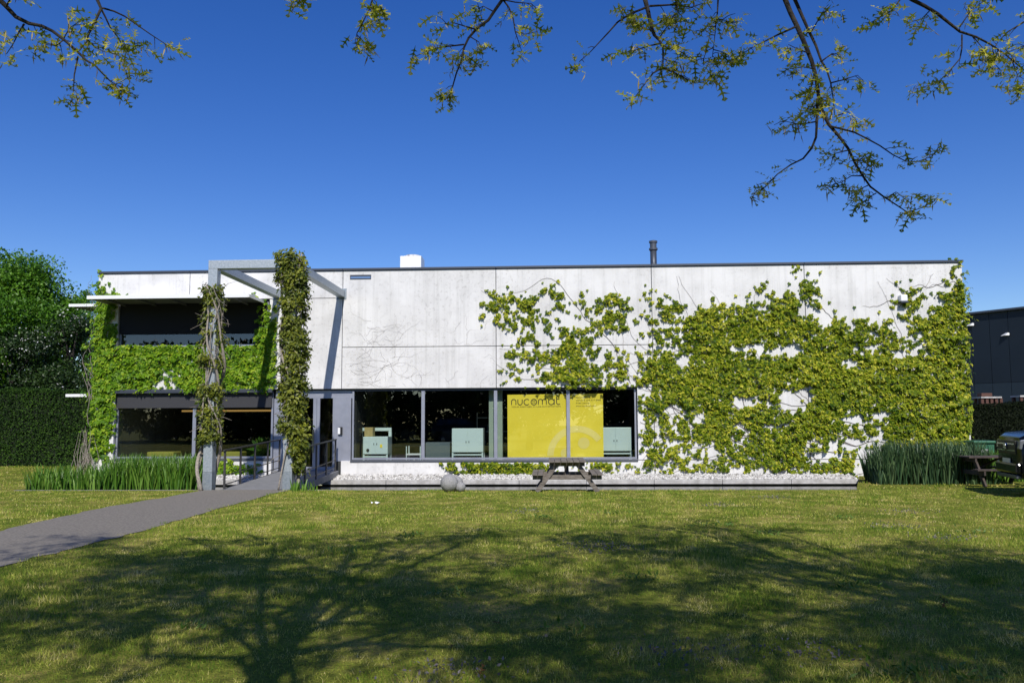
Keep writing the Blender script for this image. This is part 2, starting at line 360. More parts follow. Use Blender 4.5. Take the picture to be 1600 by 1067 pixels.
# interiors
B(XL+.3, XR-.3, YF+.25, YF+D-.1, .06, .12).build('interior_floor', 'room_floor', bld)
B(XL+.3, XR-.3, YF+.25, YF+D-.1, 2.95, 3.05).build('upper_floor', 'dark_room', bld)
B(XL+.3, XR-.3, YF+7, YF+7.1, .13, 2.94).build('interior_wall', 'dark_room', bld)
B(XL+.3, XR-.3, YF+4, YF+4.1, 3.06, ZR-.37).build('interior_wall', 'dark_room', bld)
for xx in (dr0-.1, dr1+.0): B(xx-.05, xx+.05, YF+.4, YF+6.9, .13, 2.94).build('interior_wall', 'dark_room', bld)
def window(x0, x1, z0, z1, mull, yf=YF+.10, fw=.055, glass='pane', name='window', sill=True):
    wd = B(x0, x1, yf-.01, yf+.07, z0, z0+fw).build(name, 'alu', bld)
    B(x0, x1, yf-.008, yf+.07, z1-fw, z1).build('frame_head', 'alu_dark', wd)
    for i, x in enumerate([x0]+mull+[x1-fw]):
        B(x, x+fw if i in (0, len(mull)+1) else x+.105, yf-.006, yf+.07, z0+fw, z1-fw).build('mullion', 'alu', wd, bevel=.004)
    e = [x0+fw]+[m for mm_ in mull for m in (mm_, mm_+.105)]+[x1-fw]
    for i in range(0, len(e), 2):
        MB().poly([(e[i], yf+.03, z0+fw), (e[i+1], yf+.03, z0+fw), (e[i+1], yf+.03, z1-fw), (e[i], yf+.03, z1-fw)]).build('pane', glass, wd)
    if sill: B(x0-.02, x1+.02, yf-.13, yf-.012, z0-.075, z0-.01).build('window_sill', 'alu_dark', wd, bevel=.005)
    return wd
window(wa0, wa1, ZB+.03, ZT-.01, [fx(p, 660)-.05 for p in (660, 774, 888)])
window(xa, xb, lz0, lz1, [fx(301, 670)-.05], glass='pane_dark')
window(xa, fx(418, 500), uz0, uz1, [], glass='pane_dark', sill=False)
# roller screens over the left windows
B(xa+.03, xb-.02, YF+.035, YF+.047, fz(637, 300), lz1-.06).build('roller_screen', 'screen', bld)
B(xa-.02, xb+.02, YF-.10, YF+.03, lz1-.07, lz1+.06).build('screen_box', 'coping', bld, bevel=.02)
B(xa+.03, fx(416, 500), YF+.035, YF+.047, fz(521, 300), uz1-.01).build('roller_screen', 'screen_black', bld)
# light shelves
def shelf(x0, x1, y0, y1, z, nm='light_shelf'):
    o = B(x0, x1, y0, y1, z, z+.03).build(nm, 'under', bld)
    B(x0-.004, x1+.004, y0-.03, y0, z-.03, z+.075).build('edge_strip', 'white_metal', o)
    B(x1, x1+.03, y0, y1, z-.02, z+.07).build('edge_strip', 'white_metal', o); B(x0-.03, x0, y0, y1, z-.02, z+.07).build('edge_strip', 'white_metal', o)
    B(x0, x1, y0, y1, z+.031, z+.06).build('shelf_top', 'white_metal', o)
    for q in range(5):
        xx = x0+(x1-x0)*(q+.5)/5; MB().bar((xx, y0+.06, z-.02), (xx, y1, z-.05), .04, .05).build('bracket', 'under', o)
    return o
ys_ = YF-1.3; zsh = at(388, 461, ys_).z
shelf(at(137, 466, ys_).x, at(388, 461, ys_).x, ys_, YF-.005, zsh-.04)
for py, wpx in ((478, 112), (618, 107)):
    z = fz(py, 120, 27.5); o = B(fx(wpx, py, 27.5), XL+.0, 27.4, 33, z-.03, z+.02).build('side_shelf', 'under', bld)
    B(fx(wpx, py, 27.5)-.02, XL, 27.36, 27.4, z-.045, z+.05).build('edge_strip', 'white_metal', o)
# door zone
yd = YF+.16; dz0 = .2
door = B(dr0, dr1, yd, yd+.06, fz(622, 490), ZT-.03).build('door', 'alu', bld)
def dpart(nm, px0, px1, z0, z1, mat, y0=0, y1=.05, par=door): return B(fx(px0, 680, yd), fx(px1, 680, yd), yd+y0, yd+y1, z0, z1).build(nm, mat, par)
zt_ = fz(622, 490)-.004
dpart('side_panel', 427.5, 445, dz0, zt_, 'alu'); dpart('side_panel', 524, 548.5, ZB-.02, zt_, 'alu', -.03); dpart('side_panel', 519.6, 523.8, dz0, zt_, 'alu', -.01)
for a, b_ in ((445.2, 449), (489, 494.2), (494.6, 499.5)): dpart('door_stile', a, b_, dz0, zt_, 'alu', -.012)
dpart('door_rail', 449.2, 488.8, dz0, dz0+.10, 'alu', -.01); dpart('door_rail', 499.7, 519.4, dz0, dz0+.10, 'alu', -.01)
for a, b_ in ((449.2, 488.8), (499.7, 519.4)):
    a, b_ = fx(a, 680, yd), fx(b_, 680, yd); MB().poly([(a, yd+.02, dz0+.1), (b_, yd+.02, dz0+.1), (b_, yd+.02, zt_), (a, yd+.02, zt_)]).build('door_pane', 'pane_dark', door)
dpart('door_handle', 488.6, 491.4, fz(707, 490), fz(671, 490), 'chrome', -.075, -.035)
B(dr0, fx(522.5, 730), YF-.02, YF+.6, dz0-.12, dz0).build('threshold', 'bridge', bld)
ic = B(fx(528, 680), fx(533.5, 680), yd-.10, yd-.03, fz(679, 530), fz(667, 530)).build('intercom', 'black', bld)
B(fx(527, 680), fx(530.6, 680), yd-.105, yd-.101, fz(678, 530), fz(668, 530)).build('intercom_face', 'white_metal', ic)
B(XL+.3, wa1+.02, YF+.02, YF+.16, ZT-.008, ZT+.018).build('lintel_strip', 'black', bld)
# slot window, wall lamps, roof things
B(fx(547, 433), fx(580, 433), YF-.012, YF+.002, fz(436.5, 563), fz(429.5, 563)).build('slot_frame', 'coping', bld)
B(fx(548, 433), fx(579, 433), YF-.016, YF-.0125, fz(435, 563), fz(432.5, 563)).build('slot_pane', 'chrome', bld)
wl = thing('wall_lamp', 'white box floodlight high on the wall among the ivy', 'wall lamp', (fx(1408, 468), YF, fz(474, 1408)))
B(fx(1403, 468), fx(1413.5, 468), YF-.22, YF-.002, fz(472, 1408), fz(462, 1408)).build('housing', 'white_metal', wl, bevel=.02)
B(fx(1402.5, 468), fx(1414, 468), YF-.25, YF-.002, fz(474.5, 1408), fz(472.2, 1408)).build('lens_frame', 'coping', wl)
vp = thing('roof_flue', 'dark grey round flue pipe with collar on the roof', 'flue', (fx(1021, 400, 28), 28, ZR-.14))
c = (fx(1021, 400, 28), 28, 0); zt = fz(376, 1021, 28); r_ = .11
MB().lathe(c, [(r_, ZR-.2), (r_, zt-.3)], 24).build('pipe', 'coping', vp, True)
MB().lathe(c, [(r_*1.02, zt-.36), (r_*1.35, zt-.33), (r_*1.35, zt-.27), (r_*1.02, zt-.25), (r_*1.02, zt-.2), (r_*1.05, zt-.08)], 24).build('collar', 'alu_dark', vp)
MB().lathe(c, [(r_*1.3, zt-.08), (r_*1.3, zt-.02), (r_*.7, zt)], 24).build('cap', 'alu_dark', vp)
rb = thing('roof_vent', 'white square ventilation box with rounded cap on the roof', 'roof vent', (fx(644, 405, 29), 29, ZR-.14))
x0, x1 = fx(627.5, 405, 29), fx(660, 405, 29)
B(x0, x1, 28.7, 29.5, ZR-.14, fz(402.5, 644, 29)).build('base_box', 'white_metal', rb, bevel=.01)
MB().lathe(((x0+x1)/2+.02, 29.1, fz(402.5, 644, 29)), [(.30, 0), (.33, .02), (.33, .05), (.26, .08), (.05, .09)], 24).build('cap', 'pebble', rb, True)

# kerb slabs and pebble bed at the foot of the wall
bx0, bx1 = gnd(345, 765).x-.1, at(503, 752, 24.6).x       # gap for the footbridge
KE = fx(1341, 752, 24.6)
bed = MB().box(PX0+.1, bx0-.3, 24.62, YF-.002, -.9, -.10).box(bx1, KE, 24.62, YF-.002, -.9, -.10); [bed.poly([(a_, 24.62, -.095), (b2, 24.62, -.095), (b2, YF-.002, .0), (a_, YF-.002, .0)]) for a_, b2 in ((PX0+.1, bx0-.3), (bx1, KE))]; struct(bed.build('planting_bed', 'soil'))
for a, e in ((at(278, 752, 24.6).x, bx0-.3), (bx1, KE)):
    n = max(1, round((e-a)/2.0))
    for i in range(n):
        o = B(a+(e-a)*i/n+.005, a+(e-a)*(i+1)/n-.005, 24.40, 24.66, -.165, -.035).build('kerb_slab', 'conc', bevel=.012)
        tag(o, 'pale concrete kerb slab edging the white pebble bed above the pond', 'kerb', 'kerb slabs along the pebble bed')
tag(B(KE+.0, KE+.42, 24.25, 24.6, -.2, .0).build('concrete_block', 'conc', bevel=.02), 'small concrete block at the end of the kerb beside the irises', 'block')
ico = (np.array([(0, 0, .6), (.9, 0, .1), (.3, .8, 0), (-.7, .5, .1), (-.7, -.5, 0), (.3, -.8, .1), (0, 0, -.5)]), [(0, 1, 2), (0, 2, 3), (0, 3, 4), (0, 4, 5), (0, 5, 1), (6, 2, 1), (6, 3, 2), (6, 4, 3), (6, 5, 4), (6, 1, 5)])
npb = 8500; xp = RNG.uniform(at(278, 752, 24.6).x, KE, npb); keep = (xp < bx0-.32) | (xp > bx1+.03); xp = xp[keep]; n = len(xp)
pos = np.stack([xp, RNG.uniform(24.68, YF-.03, n), np.zeros(n)], 1); pos[:, 2] = -.08+.10*(pos[:, 1]-24.68)/.7+RNG.uniform(0, .045, n)
tag(scatter('pebble_bed', ico, pos, frames(rv(n), rv(n)), RNG.uniform(.03, .075, n), 'pebble'), 'loose white pebbles along the foot of the wall', 'pebbles')

# ================================================================== FOOTBRIDGE, RAILINGS, PERGOLA
YP = 20.36
lx0, lx1 = gnd(345, 766).x, at(437, 740, 25.2).x
rx1 = at(523, 745, 25.1).x; rx0 = lx0+(rx1-lx1)
fb = thing('footbridge', 'grey concrete footbridge ramp crossing the pond to the entrance', 'footbridge', ((lx0+rx1)/2, 22.8, 0))
MB().poly([(lx0-.05, PY0+.03, .012), (rx0+.05, PY0+.03, .012), (rx1+.05, YF-.03, dz0-.01), (lx1-.05, YF-.03, dz0-.01)]).poly([(lx0-.05, PY0+.03, -.16), (lx1-.05, YF-.03, .02), (rx1+.05, YF-.03, .02), (rx0+.05, PY0+.03, -.16)]).poly([(lx0-.05, PY0+.03, .012), (lx1-.05, YF-.03, dz0-.01), (lx1-.05, YF-.03, .02), (lx0-.05, PY0+.03, -.16)]).poly([(rx0+.05, PY0+.03, .012), (rx0+.05, PY0+.03, -.16), (rx1+.05, YF-.03, .02), (rx1+.05, YF-.03, dz0-.01)]).poly([(lx0-.05, PY0+.03, .012), (lx0-.05, PY0+.03, -.16), (rx0+.05, PY0+.03, -.16), (rx0+.05, PY0+.03, .012)]).build('deck', 'bridge', fb)
for q in (.3, .75): 
    xm = (lx0+(lx1-lx0)*q+rx0+(rx1-rx0)*q)/2; B(xm-.5, xm+.5, PY0+5*q-.12, PY0+5*q+.12, -.9, -.05).build('pier', 'conc', fb)
def railing(xn, xf, label):
    r = thing('railing', label, 'railing', ((xn+xf)/2, 22.8, 0), 'railings of the footbridge')
    a = Vector((xn, PY0+.15, .0)); b_ = Vector((xf, YF-.25, dz0-.03)); hh = .98
    MB().bar(a+Vector((0, -.08, hh)), b_+Vector((0, .06, hh)), .05, .035).build('handrail', 'rail', r)
    for q in (.36, .13): MB().bar(a+Vector((0, 0, hh*q)), b_+Vector((0, 0, hh*q)), .016, .022).build('rail', 'rail', r)
    for i in range(5):
        p = a.lerp(b_, i/4); MB().bar(p+Vector((0, 0, -.12)), p+Vector((0, 0, hh-.015)), .045, .045, (0, 1, 0)).build('post', 'rail', r)
railing(lx0, lx1, 'dark steel railing on the window side of the footbridge'); railing(rx0, rx1, 'dark steel railing on the doorbell side of the footbridge')
x1a, x1b = at(316, 760, YP).x, at(331, 760, YP).x; x2a, x2b = at(441, 760, YP).x, at(456, 760, YP).x
pw = .235; zp = 5.79
pg = thing('pergola', 'galvanised steel portal pergola standing before the entrance', 'pergola', ((x1a+x2b)/2, YP, 0))
for x in (x1a, x2a):
    B(x, x+pw, YP, YP+pw, .45, zp-.22).build('post', 'galv', pg, bevel=.008); B(x-.004, x+pw+.004, YP-.004, YP+pw+.004, -.1, .447).build('post_foot', 'galv_dark', pg, bevel=.006)
B(x1a, x2a+pw, YP, YP+pw, zp-.217, zp).build('front_beam', 'galv', pg, bevel=.008)
for x in (x1a, x2a): B(x+.004, x+pw-.004, YP+pw+.003, YF-.012, zp-.214, zp-.004).build('side_beam', 'galv', pg, bevel=.008)
for x in (x1a, x2a): B(x-.05, x+pw+.05, YF-.011, YF-.001, zp-.28, zp+.06).build('wall_plate', 'galv_dark', pg)

# ================================================================== CLIMBERS
GR = {  # percentage cover in tenths on a 20-unit survey grid of the facade, first column at 740, first row at 400
 0: '0000000000000000000000000210000000000330', 1: '0000000000000000000000000330000000000350',
 2: '0110035000000220000101710570000003424790', 3: '2775716346663253013443287651000024846990', 4: '3663741534674267569678599754412226769990',
 5: '0336544546853453799999999975859772899990', 6: '0015433665211356699788787678887555479990', 7: '0036557874453456677866555889876664667770',
 8: '0022556774564677699999999999968999978880', 9: '0133257766555788888999999999999999979980', 10: '0310244434453378989988743699999999999980',
 11: '0000000000004777889943763379999999999990', 12: '0000000000003655667788978999846479999990', 13: '0000000000000766678955867888666579999990',
 14: '0000000000000655667856998765454578777880', 15: '0000000000000666454667897766764345555560', 16: '7776562036543665555666676777775442333220', 17: '4354310000021444322232343335532100000000'}
GL = {0: '0500000000000000', 1: '0852000000000000', 2: '2995000000000320', 3: '2992000000000057', 4: '3992000000000069', 5: '3999999999999999', 6: '4999999999999999',
      7: '4999999999999999', 8: '4999995489999999', 9: '4997766568777766', 10: '4981000000000000', 11: '4980000000000000', 12: '4970000000000000', 13: '4970000000000000', 14: '2760000000000000', 15: '0130000000088730', 16: '0000000000055300'}
def cover(G, ox, px, py):
    rows = max(G)+1; n = len(G[0]); A = np.array([[int(ch) for ch in G[r]] for r in range(rows)], float)/9
    u = np.clip((px-ox)/20-.5, 0, n-1.001); v = np.clip((py-G_OY)/20-.5, 0, rows-1.001)
    i, j = u.astype(int), v.astype(int); a, b_ = u-i, v-j
    return (A[j, i]*(1-a)+A[j, i+1]*a)*(1-b_)+(A[j+1, i]*(1-a)+A[j+1, i+1]*a)*b_
def vnoise(x, y, s, seed):
    rg = np.random.default_rng(seed); T = rg.random((64, 64)); x, y = x/s, y/s
    i, j = np.floor(x).astype(int), np.floor(y).astype(int); a, b_ = x-i, y-j; a = a*a*(3-2*a); b_ = b_*b_*(3-2*b_)
    g_ = lambda p, q: T[p % 64, q % 64]
    return (g_(i, j)*(1-a)+g_(i+1, j)*a)*(1-b_)+(g_(i, j+1)*(1-a)+g_(i+1, j+1)*a)*b_
G_OY = 400
HOLES = [(1165, 628, 24, 9), (1236, 632, 17, 12), (1258, 618, 15, 17), (1332, 655, 18, 7), (1378, 645, 14, 6), (1157, 544, 17, 6), (1180, 541, 14, 6), (1228, 547, 24, 9), (1326, 566, 13, 8), (1440, 486, 11, 10), (1408, 512, 12, 14), (1408, 553, 9, 8), (1452, 470, 18, 6), (1480, 452, 12, 5), (1068, 562, 12, 9),
         (1258, 484, 12, 10), (1290, 492, 11, 18), (1326, 500, 7, 12), (1374, 505, 6, 10), (1340, 690, 16, 8), (1290, 710, 30, 7), (1205, 665, 16, 5), (1155, 665, 12, 5), (1350, 715, 18, 12), (1010, 610, 14, 9), (1050, 640, 9, 14), (1028, 665, 8, 12), (1090, 655, 8, 9), (895, 500, 14, 10), (955, 530, 26, 14), (935, 560, 18, 8), (990, 562, 10, 14), (870, 535, 10, 7), (805, 478, 4, 7)]
def climber(name, label, G, ox, x0, x1, y0, y1, n, mat, excl, size, seed, cat='climbing plant'):
    px = RNG.uniform(x0, x1, n); py = RNG.uniform(y0, y1, n)
    cv = cover(G, ox, px, py)
    f = .5*vnoise(px, py*1.15, 8, seed)+.5*vnoise(px+37, py*1.3, 3.8, seed+1)
    lo_ = .565+.62*(.5-cv)
    keep = (cv > .05) & (f > lo_-.16*np.clip((cv-.72)/.2, 0, 1))
    for ex, ey, ea, eb in HOLES: keep &= (((px-ex)/ea)**2+((py-ey)/eb)**2) > .1+1.7*vnoise(px+5, py*1.2, 6, seed+9)
    for e in excl: keep &= ~((px > e[0]) & (px < e[1]) & (py > e[2]) & (py < e[3]))
    px, py, cv, f, lo_ = px[keep], py[keep], cv[keep], f[keep], lo_[keep]; m = len(px)
    bmp = vnoise(px+11, py*1.5, 13, seed+2); th = .025+np.clip((f-lo_)*3, 0, 1)*(.04+.22*bmp**2)*RNG.uniform(.45, 1, m)
    P = np.array([at(a, b_, YF) for a, b_ in zip(px, py)]); P[:, 1] -= th
    P[:, 2] = np.maximum(P[:, 2], -.02)
    over = np.maximum(P[:, 0]-XR, 0)+np.maximum(XL-P[:, 0], 0)      # beyond the corner the creeper wraps the side wall
    P[:, 1] += np.where(over > 0, RNG.uniform(0, .9, m), 0)
    nr = np.stack([RNG.normal(0, .55, m), -np.ones(m), RNG.normal(.55, .5, m)], 1); nr[:, 0] += np.where(P[:, 0] > XR, 1, 0)-np.where(P[:, 0] < XL, 1, 0)
    tp = np.stack([RNG.normal(0, .5, m), np.full(m, -.2), -np.ones(m)], 1)
    root = thing(name, label, cat, (float(P[:, 0].mean()), YF-.02, 0))
    rnd = np.clip(.45+RNG.normal(0, .24, m), 0, 1)
    scatter('foliage', IVY, P, frames(nr, tp), RNG.uniform(.5, 1.3, m)*size, mat, root, rnd)
    return root
def stems(root, paths, rad, mat='tendril', name='stem'):
    mb = MB()
    for p in paths:
        q = [at(a, b_, YF)+Vector((0, -.012-.01*random.random(), 0)) for a, b_ in p]
        mb.tube(q, [rad*(1-.7*i/len(q)) for i in range(len(q))], 4, False)
    o = mb.build(name, mat, root); o['kind'] = 'stuff'; return o
def wander(x, y, ang, n, step, bend=.35, lim=None):
    p = [(x, y)]; a = ang
    for i in range(n):
        a += random.gauss(0, bend); a = a*.93+ang*.07; x += cos(a)*step; y -= sin(a)*step
        if lim and not (lim[0] < x < lim[1] and lim[2] < y < lim[3]): break
        p.append((x, y))
    return p
ivr = climber('boston_ivy', 'yellow green creeper spreading widely over the wall beyond the shop windows', GR, 740, 742, 1526, 402, 760, 84000, 'ivy_yellow',
              [(700, 997, 606, 722), (1403, 1413, 462, 474)], .102, 11)
P_ = []
for i in range(34):
    P_.append(wander(random.uniform(1000, 1420), random.uniform(640, 752), random.uniform(pi*.62, pi*.98), random.randint(20, 60), 7, .22, (748, 1505, 430, 756)))
Q_ = []
for p in P_:
    cur = []
    for q in p:
        if q[0] < 999 and q[1] > 603: 
            if len(cur) > 3: Q_.append(cur)
            cur = []
        else: cur.append(q)
    if len(cur) > 3: Q_.append(cur)
P_ = Q_
for sx, sy, an in ((1405, 480, pi*.55), (1402, 476, pi*.8), (1480, 440, pi*.9), (1500, 445, pi*.95), (1275, 480, .1), (1420, 470, pi*.2)): P_.append(wander(sx, sy, an, 10, 6, .4))
stems(ivr, P_, .009)
G_OY = 720
GB = {0: '03667776562036543332', 1: '01564354310000000010'}
climber('boston_ivy', 'low creeper under the window sill behind the picnic table and stone balls', GB, 660, 668, 999, 722, 752, 3000, 'ivy_yellow', [], .12, 31)
G_OY = 420
ivl = climber('boston_ivy', 'dense green creeper framing the stacked corner windows with roller screens', GL, 120, 124, 432, 422, 752, 26000, 'ivy_green',
              [(184, 400, 470, 539), (180, 427, 612, 717), (100, 390, 462.5, 469), (427, 440, 600, 760)], .135, 51)
stems(ivl, [wander(random.uniform(130, 180), random.uniform(600, 720), pi*.5, 40, 7, .3, (128, 182, 425, 730)) for _ in range(10)], .012)
# old dead tendrils on the bare panels
dt = thing('dead_creeper', 'thin dead creeper tendrils left clinging to the bare white wall panels', 'dead creeper', (fx(650), YF, fz(600)))
P_ = []
for i in range(16): P_.append(wander(random.uniform(545, 620), random.uniform(552, 603), random.choice((0, pi))+random.gauss(.15, .25), random.randint(8, 24), 4, .25, (538, 772, 545, 606)))
for i in range(30): P_.append(wander(random.uniform(560, 770), random.uniform(485, 600), random.uniform(0, 2*pi), random.randint(5, 14), 3.5, .5, (538, 774, 470, 606)))
for i in range(16): P_.append(wander(random.uniform(540, 640), random.uniform(505, 600), random.uniform(-.3, .5), random.randint(8, 20), 3, .45, (538, 774, 490, 606)))
stems(dt, P_, .0024, 'tendril', 'tendril')
# wisteria on the posts
def wisteria(x, label, segs, seed):
    rd = random.Random(seed); cx, cy = x+pw/2, YP+pw/2
    root = thing('wisteria', label, 'climbing plant', (cx, cy, 0)); ztop = segs[-1][0]
    for k in range(6):
        zlow = 0 if k < 3 else rd.uniform(1.2, 2.0)
        ph = rd.uniform(0, 2*pi); tw = rd.choice((-1, 1))*rd.uniform(.5, 1.3); pts = []; r0 = rd.uniform(.16, .24)
        for i in range(46):
            z = zlow+(ztop-zlow)*i/45*rd.uniform(.995, 1.005); a = ph+tw*z+.25*sin(z*3+k); rr = r0+.05*sin(z*2.3+k)+.02
            pts.append((cx+cos(a)*rr, cy+sin(a)*rr, z))
        MB().tube(pts, [(.050 if k < 2 else .024)*(1-.6*i/45) for i in range(46)], 6).build('stem', 'vine_bark', root, True)
    tw_ = MB()
    for k in range(80):
        z = rd.uniform(segs[0][0]+.3, ztop); a = rd.uniform(0, 2*pi); p = Vector((cx+cos(a)*.22, cy+sin(a)*.22, z)); d = Vector((cos(a)*.5, sin(a)*.5, rd.uniform(-1, .6))).normalized()
        L = rd.uniform(.1, .34); q = p+d*L*.5+Vector((rd.gauss(0, .04), rd.gauss(0, .04), 0)); tw_.tube([p, q, p+d*L+Vector((rd.gauss(0, .08), rd.gauss(0, .08), -.05))], [.008, .006, .003], 4, False)
    tw_.build('twigs', 'vine_bark', root)['kind'] = 'stuff'
    C = []
    for z0, z1, r, n, dx in segs[:-1]:
        for i in range(n):
            a = rd.uniform(0, 2*pi); rr = r*rd.uniform(.5, 1.05); C.append((cx+dx+cos(a)*rr, cy+sin(a)*rr, rd.uniform(z0, z1)))
    C = np.array(C); m = 40
    P = np.repeat(C, m, 0)+RNG.normal(0, .062, (len(C)*m, 3)); n = len(P)
    out = P-np.array([cx, cy, 0]); out[:, 2] = 0; out /= np.linalg.norm(out, axis=1, keepdims=True)+1e-6
    tint = np.clip(.5+np.repeat(RNG.normal(0, .17, len(C)), m)+RNG.normal(0, .15, n), 0, 1)
    scatter('foliage', DIA, P, frames(out+rv(n, .6)+np.array([0, -.3, .6]), out*.4+rv(n, .7)-np.array([0, 0, .4])), RNG.uniform(.06, .125, n), 'wisteria', root, tint)
zy = lambda py, px=325: at(px, py, YP).z
wisteria(x1a, 'bronze leaved wisteria with bare twisted stems on the pergola post beside the low irises', [(zy(690), zy(655), .22, 22, 0), (zy(660), zy(612), .24, 42, 0), (zy(618), zy(598), .25, 22, -.03), (zy(575), zy(548), .25, 22, 0), (zy(540), zy(512), .26, 9, 0), (zy(520), zy(482), .23, 22, -.04), (zy(482), zy(446), .20, 34, -.02), (zy(446), 0, 0, 0, 0)], 3)
wisteria(x2a, 'bushy bronze wisteria smothering the pergola post by the door up to its top', [(zy(740), zy(695), .13, 14, .25), (zy(705), zy(665), .22, 30, .20), (zy(680), zy(600), .27, 84, .06), (zy(610), zy(520), .29, 96, .10), (zy(530), zy(430), .31, 104, .06), (zy(440), zy(397), .34, 66, -.06), (zy(398), 0, 0, 0, 0)], 4)

# ================================================================== IRISES AND SMALL PLANTING
IB = (np.array([(-.5, 0, 0), (.5, 0, 0), (-.55, .5, .04), (.55, .5, .04), (-.3, .85, .14), (.3, .85, .14), (0, 1.0, .24)]), [(0, 1, 3), (0, 3, 2), (2, 3, 5), (2, 5, 4), (4, 5, 6)])
def irises(name, label, x0, x1, y0, y1, n, h0, h1, mat, z=-.2, hf=None):
    x = RNG.uniform(x0, x1, n); y = RNG.uniform(y0, y1, n); 
    cl = np.round(x/.16)*.16; x = x*.5+cl*.5+RNG.normal(0, .02, n)
    h = (h0+(h1-h0)*RNG.random(n)**1.4)*RNG.choice([1, 1, 1, .7], n)*(1 if hf is None else hf((x-x0)/(x1-x0))); a = RNG.uniform(0, 2*pi, n)
    tip = np.stack([RNG.normal(0, .15, n), RNG.normal(0, .15, n), np.ones(n)], 1); nr = np.stack([np.cos(a), np.sin(a), np.zeros(n)], 1)
    o = scatter(name, IB, np.stack([x, y, np.full(n, z)], 1), frames(nr, tip), h, mat, None, None, RNG.uniform(.020, .034, n)/h*1.0)
    return tag(o, label, 'irises')
irises('iris_bed', 'low pale green iris leaves at the outer corner of the pond', gnd(60, 762).x, at(175, 760, 21).x, 20.55, 21.9, 900, .55, .85, 'iris_pale', -.15)
irises('iris_bed', 'taller deep green iris leaves standing before the corner window', at(172, 760, 21).x, at(309, 760, 21).x, 20.6, 22.2, 2000, .80, 1.08, 'iris_pale', -.15)
irises('iris_bed', 'tall blue green irises massed at the ivy end of the building', at(1362, 755, 22.3).x, at(1540, 755, 22.3).x, 21.9, 22.9, 2600, .85, 1.25, 'iris_blue', -.02, lambda q: .78+.22*np.minimum(1, q*7)*(1-.22*np.clip(q*3-2, 0, 1)))
irises('iris_bed', 'lower lush green irises behind the dark picnic table', at(1520, 755, 23).x, at(1600, 755, 23).x, 22.9, 24.0, 1200, .5, .9, 'iris_pale', -.02)
irises('grass_tuft', 'tuft of long grass at the foot of the wisteria by the footbridge', at(462, 764, 20.6).x, at(500, 764, 20.6).x, 20.1, 20.4, 70, .12, .34, 'iris_pale', -.01)
o = thing('dry_climber_stump', 'brown dry climber stems at the ivy covered building corner', 'shrub', (at(128, 715, 24.9).x, 24.9, 0)); mb = MB()
for i in range(34):
    a = at(random.gauss(130, 8), 722, 24.9); a.z = -.05; e = at(random.gauss(134, 7), random.uniform(665, 712), 25.15); mb.tube([a, a.lerp(e, .5)+Vector((random.gauss(0, .10), random.gauss(0, .05), 0)), e], [.010, .007, .003], 4, False)
mb.build('stems', 'vine_bark', o)['kind'] = 'stuff'

# ================================================================== INSIDE THE WINDOWS
def cabinet(px0, px1, py0, py1, Y, label, grp='mint laboratory cabinets in the windows'):
    a, b_ = at(px0, py1, Y), at(px1, py0, Y); x0, x1, z0, z1 = a.x, b_.x, a.z, b_.z
    r = thing('laboratory_cabinet', label, 'cabinet', ((x0+x1)/2, Y+.3, .12), grp)
    B(x0, x1, Y, Y+.6, z0, z1).build('body', 'mint', r, bevel=.008); xm = (x0+x1)/2
    for u, v in ((x0+.01, xm-.006), (xm+.006, x1-.01)):
        d = B(u, v, Y-.02, Y-.002, z0+.015, z1-.015).build('door', 'mint', r, bevel=.004); B((v-.05 if u < xm-.1 else u+.03), (v-.03 if u < xm-.1 else u+.05), Y-.03, Y-.021, z0+.3, z0+.36).build('handle', 'black', d)
    for u in (x0, x1-.05):
        for y in (Y, Y+.55): B(u, u+.05, y, y+.05, .125, z0-.003).build('leg', 'mint', r)
    B(x0+.051, x1-.051, Y, Y+.04, z0-.09, z0-.045).build('rail', 'mint', r)
    return r
YI = 26.05
cabinet(706, 755, 669, 707, YI, 'wide mint laboratory cabinet on legs beside the pale column'); cabinet(936, 987, 667.5, 705, YI, 'mint laboratory cabinet half hidden by the yellow banner')
c1_ = cabinet(567, 606, 682, 710, YI, 'small mint control cabinet with dials under a gantry by the entrance')
B(at(594, 700, YI).x, at(597.5, 700, YI).x, YI-.03, YI-.021, at(595, 699, YI).z, at(595, 694, YI).z).build('warning_label', 'yellow', c1_)
MB().lathe((at(575, 703, YI).x, YI-.02, at(575, 703, YI).z), [(.045, 0), (.045, -.03)], 14, 'y').build('dial', 'black', c1_)
gt = thing('gantry_frame', 'mint steel gantry frame behind the small control cabinet', 'frame', (at(600, 700, 26.5).x, 26.75, .12))
B(at(565, 670, 26.75).x, at(612, 670, 26.75).x, 26.7, 26.8, at(600, 673, 26.75).z, at(600, 668, 26.75).z).build('top_bar', 'mint', gt)
B(at(607.5, 690, 26.75).x, at(612, 690, 26.75).x, 26.701, 26.799, .12, at(600, 673.2, 26.75).z).build('upright', 'mint', gt); B(at(565, 690, 26.75).x, at(567, 690, 26.75).x, 26.701, 26.799, .12, at(600, 673.2, 26.75).z).build('upright', 'mint_dark', gt)
bxx = B(at(571, 670, 26.3).x, at(584, 670, 26.3).x, 26.15, 26.5, at(577, 682, YI).z+.004, at(577, 667.5, 26.3).z).build('cardboard_box', 'card', bevel=.006); tag(bxx, 'brown cardboard box on the small mint control cabinet', 'box')
tag(B(at(664, 700, 26.4).x, at(703, 700, 26.4).x, 26.4, 27.0, .12, at(680, 691, 26.4).z).build('low_partition', 'greywall', bevel=.01), 'dark grey low counter beside the wide mint cabinet', 'counter')
tr = thing('equipment_trolley', 'low white trolley carrying small laboratory parts', 'trolley', (at(647, 710, 26.6).x, 26.6, .12)); xa_, xb_ = at(636, 700, 26.6).x, at(659, 700, 26.6).x
for z in (.3, .62): B(xa_, xb_, 26.4, 26.9, z, z+.04).build('shelf', 'white_metal', tr)
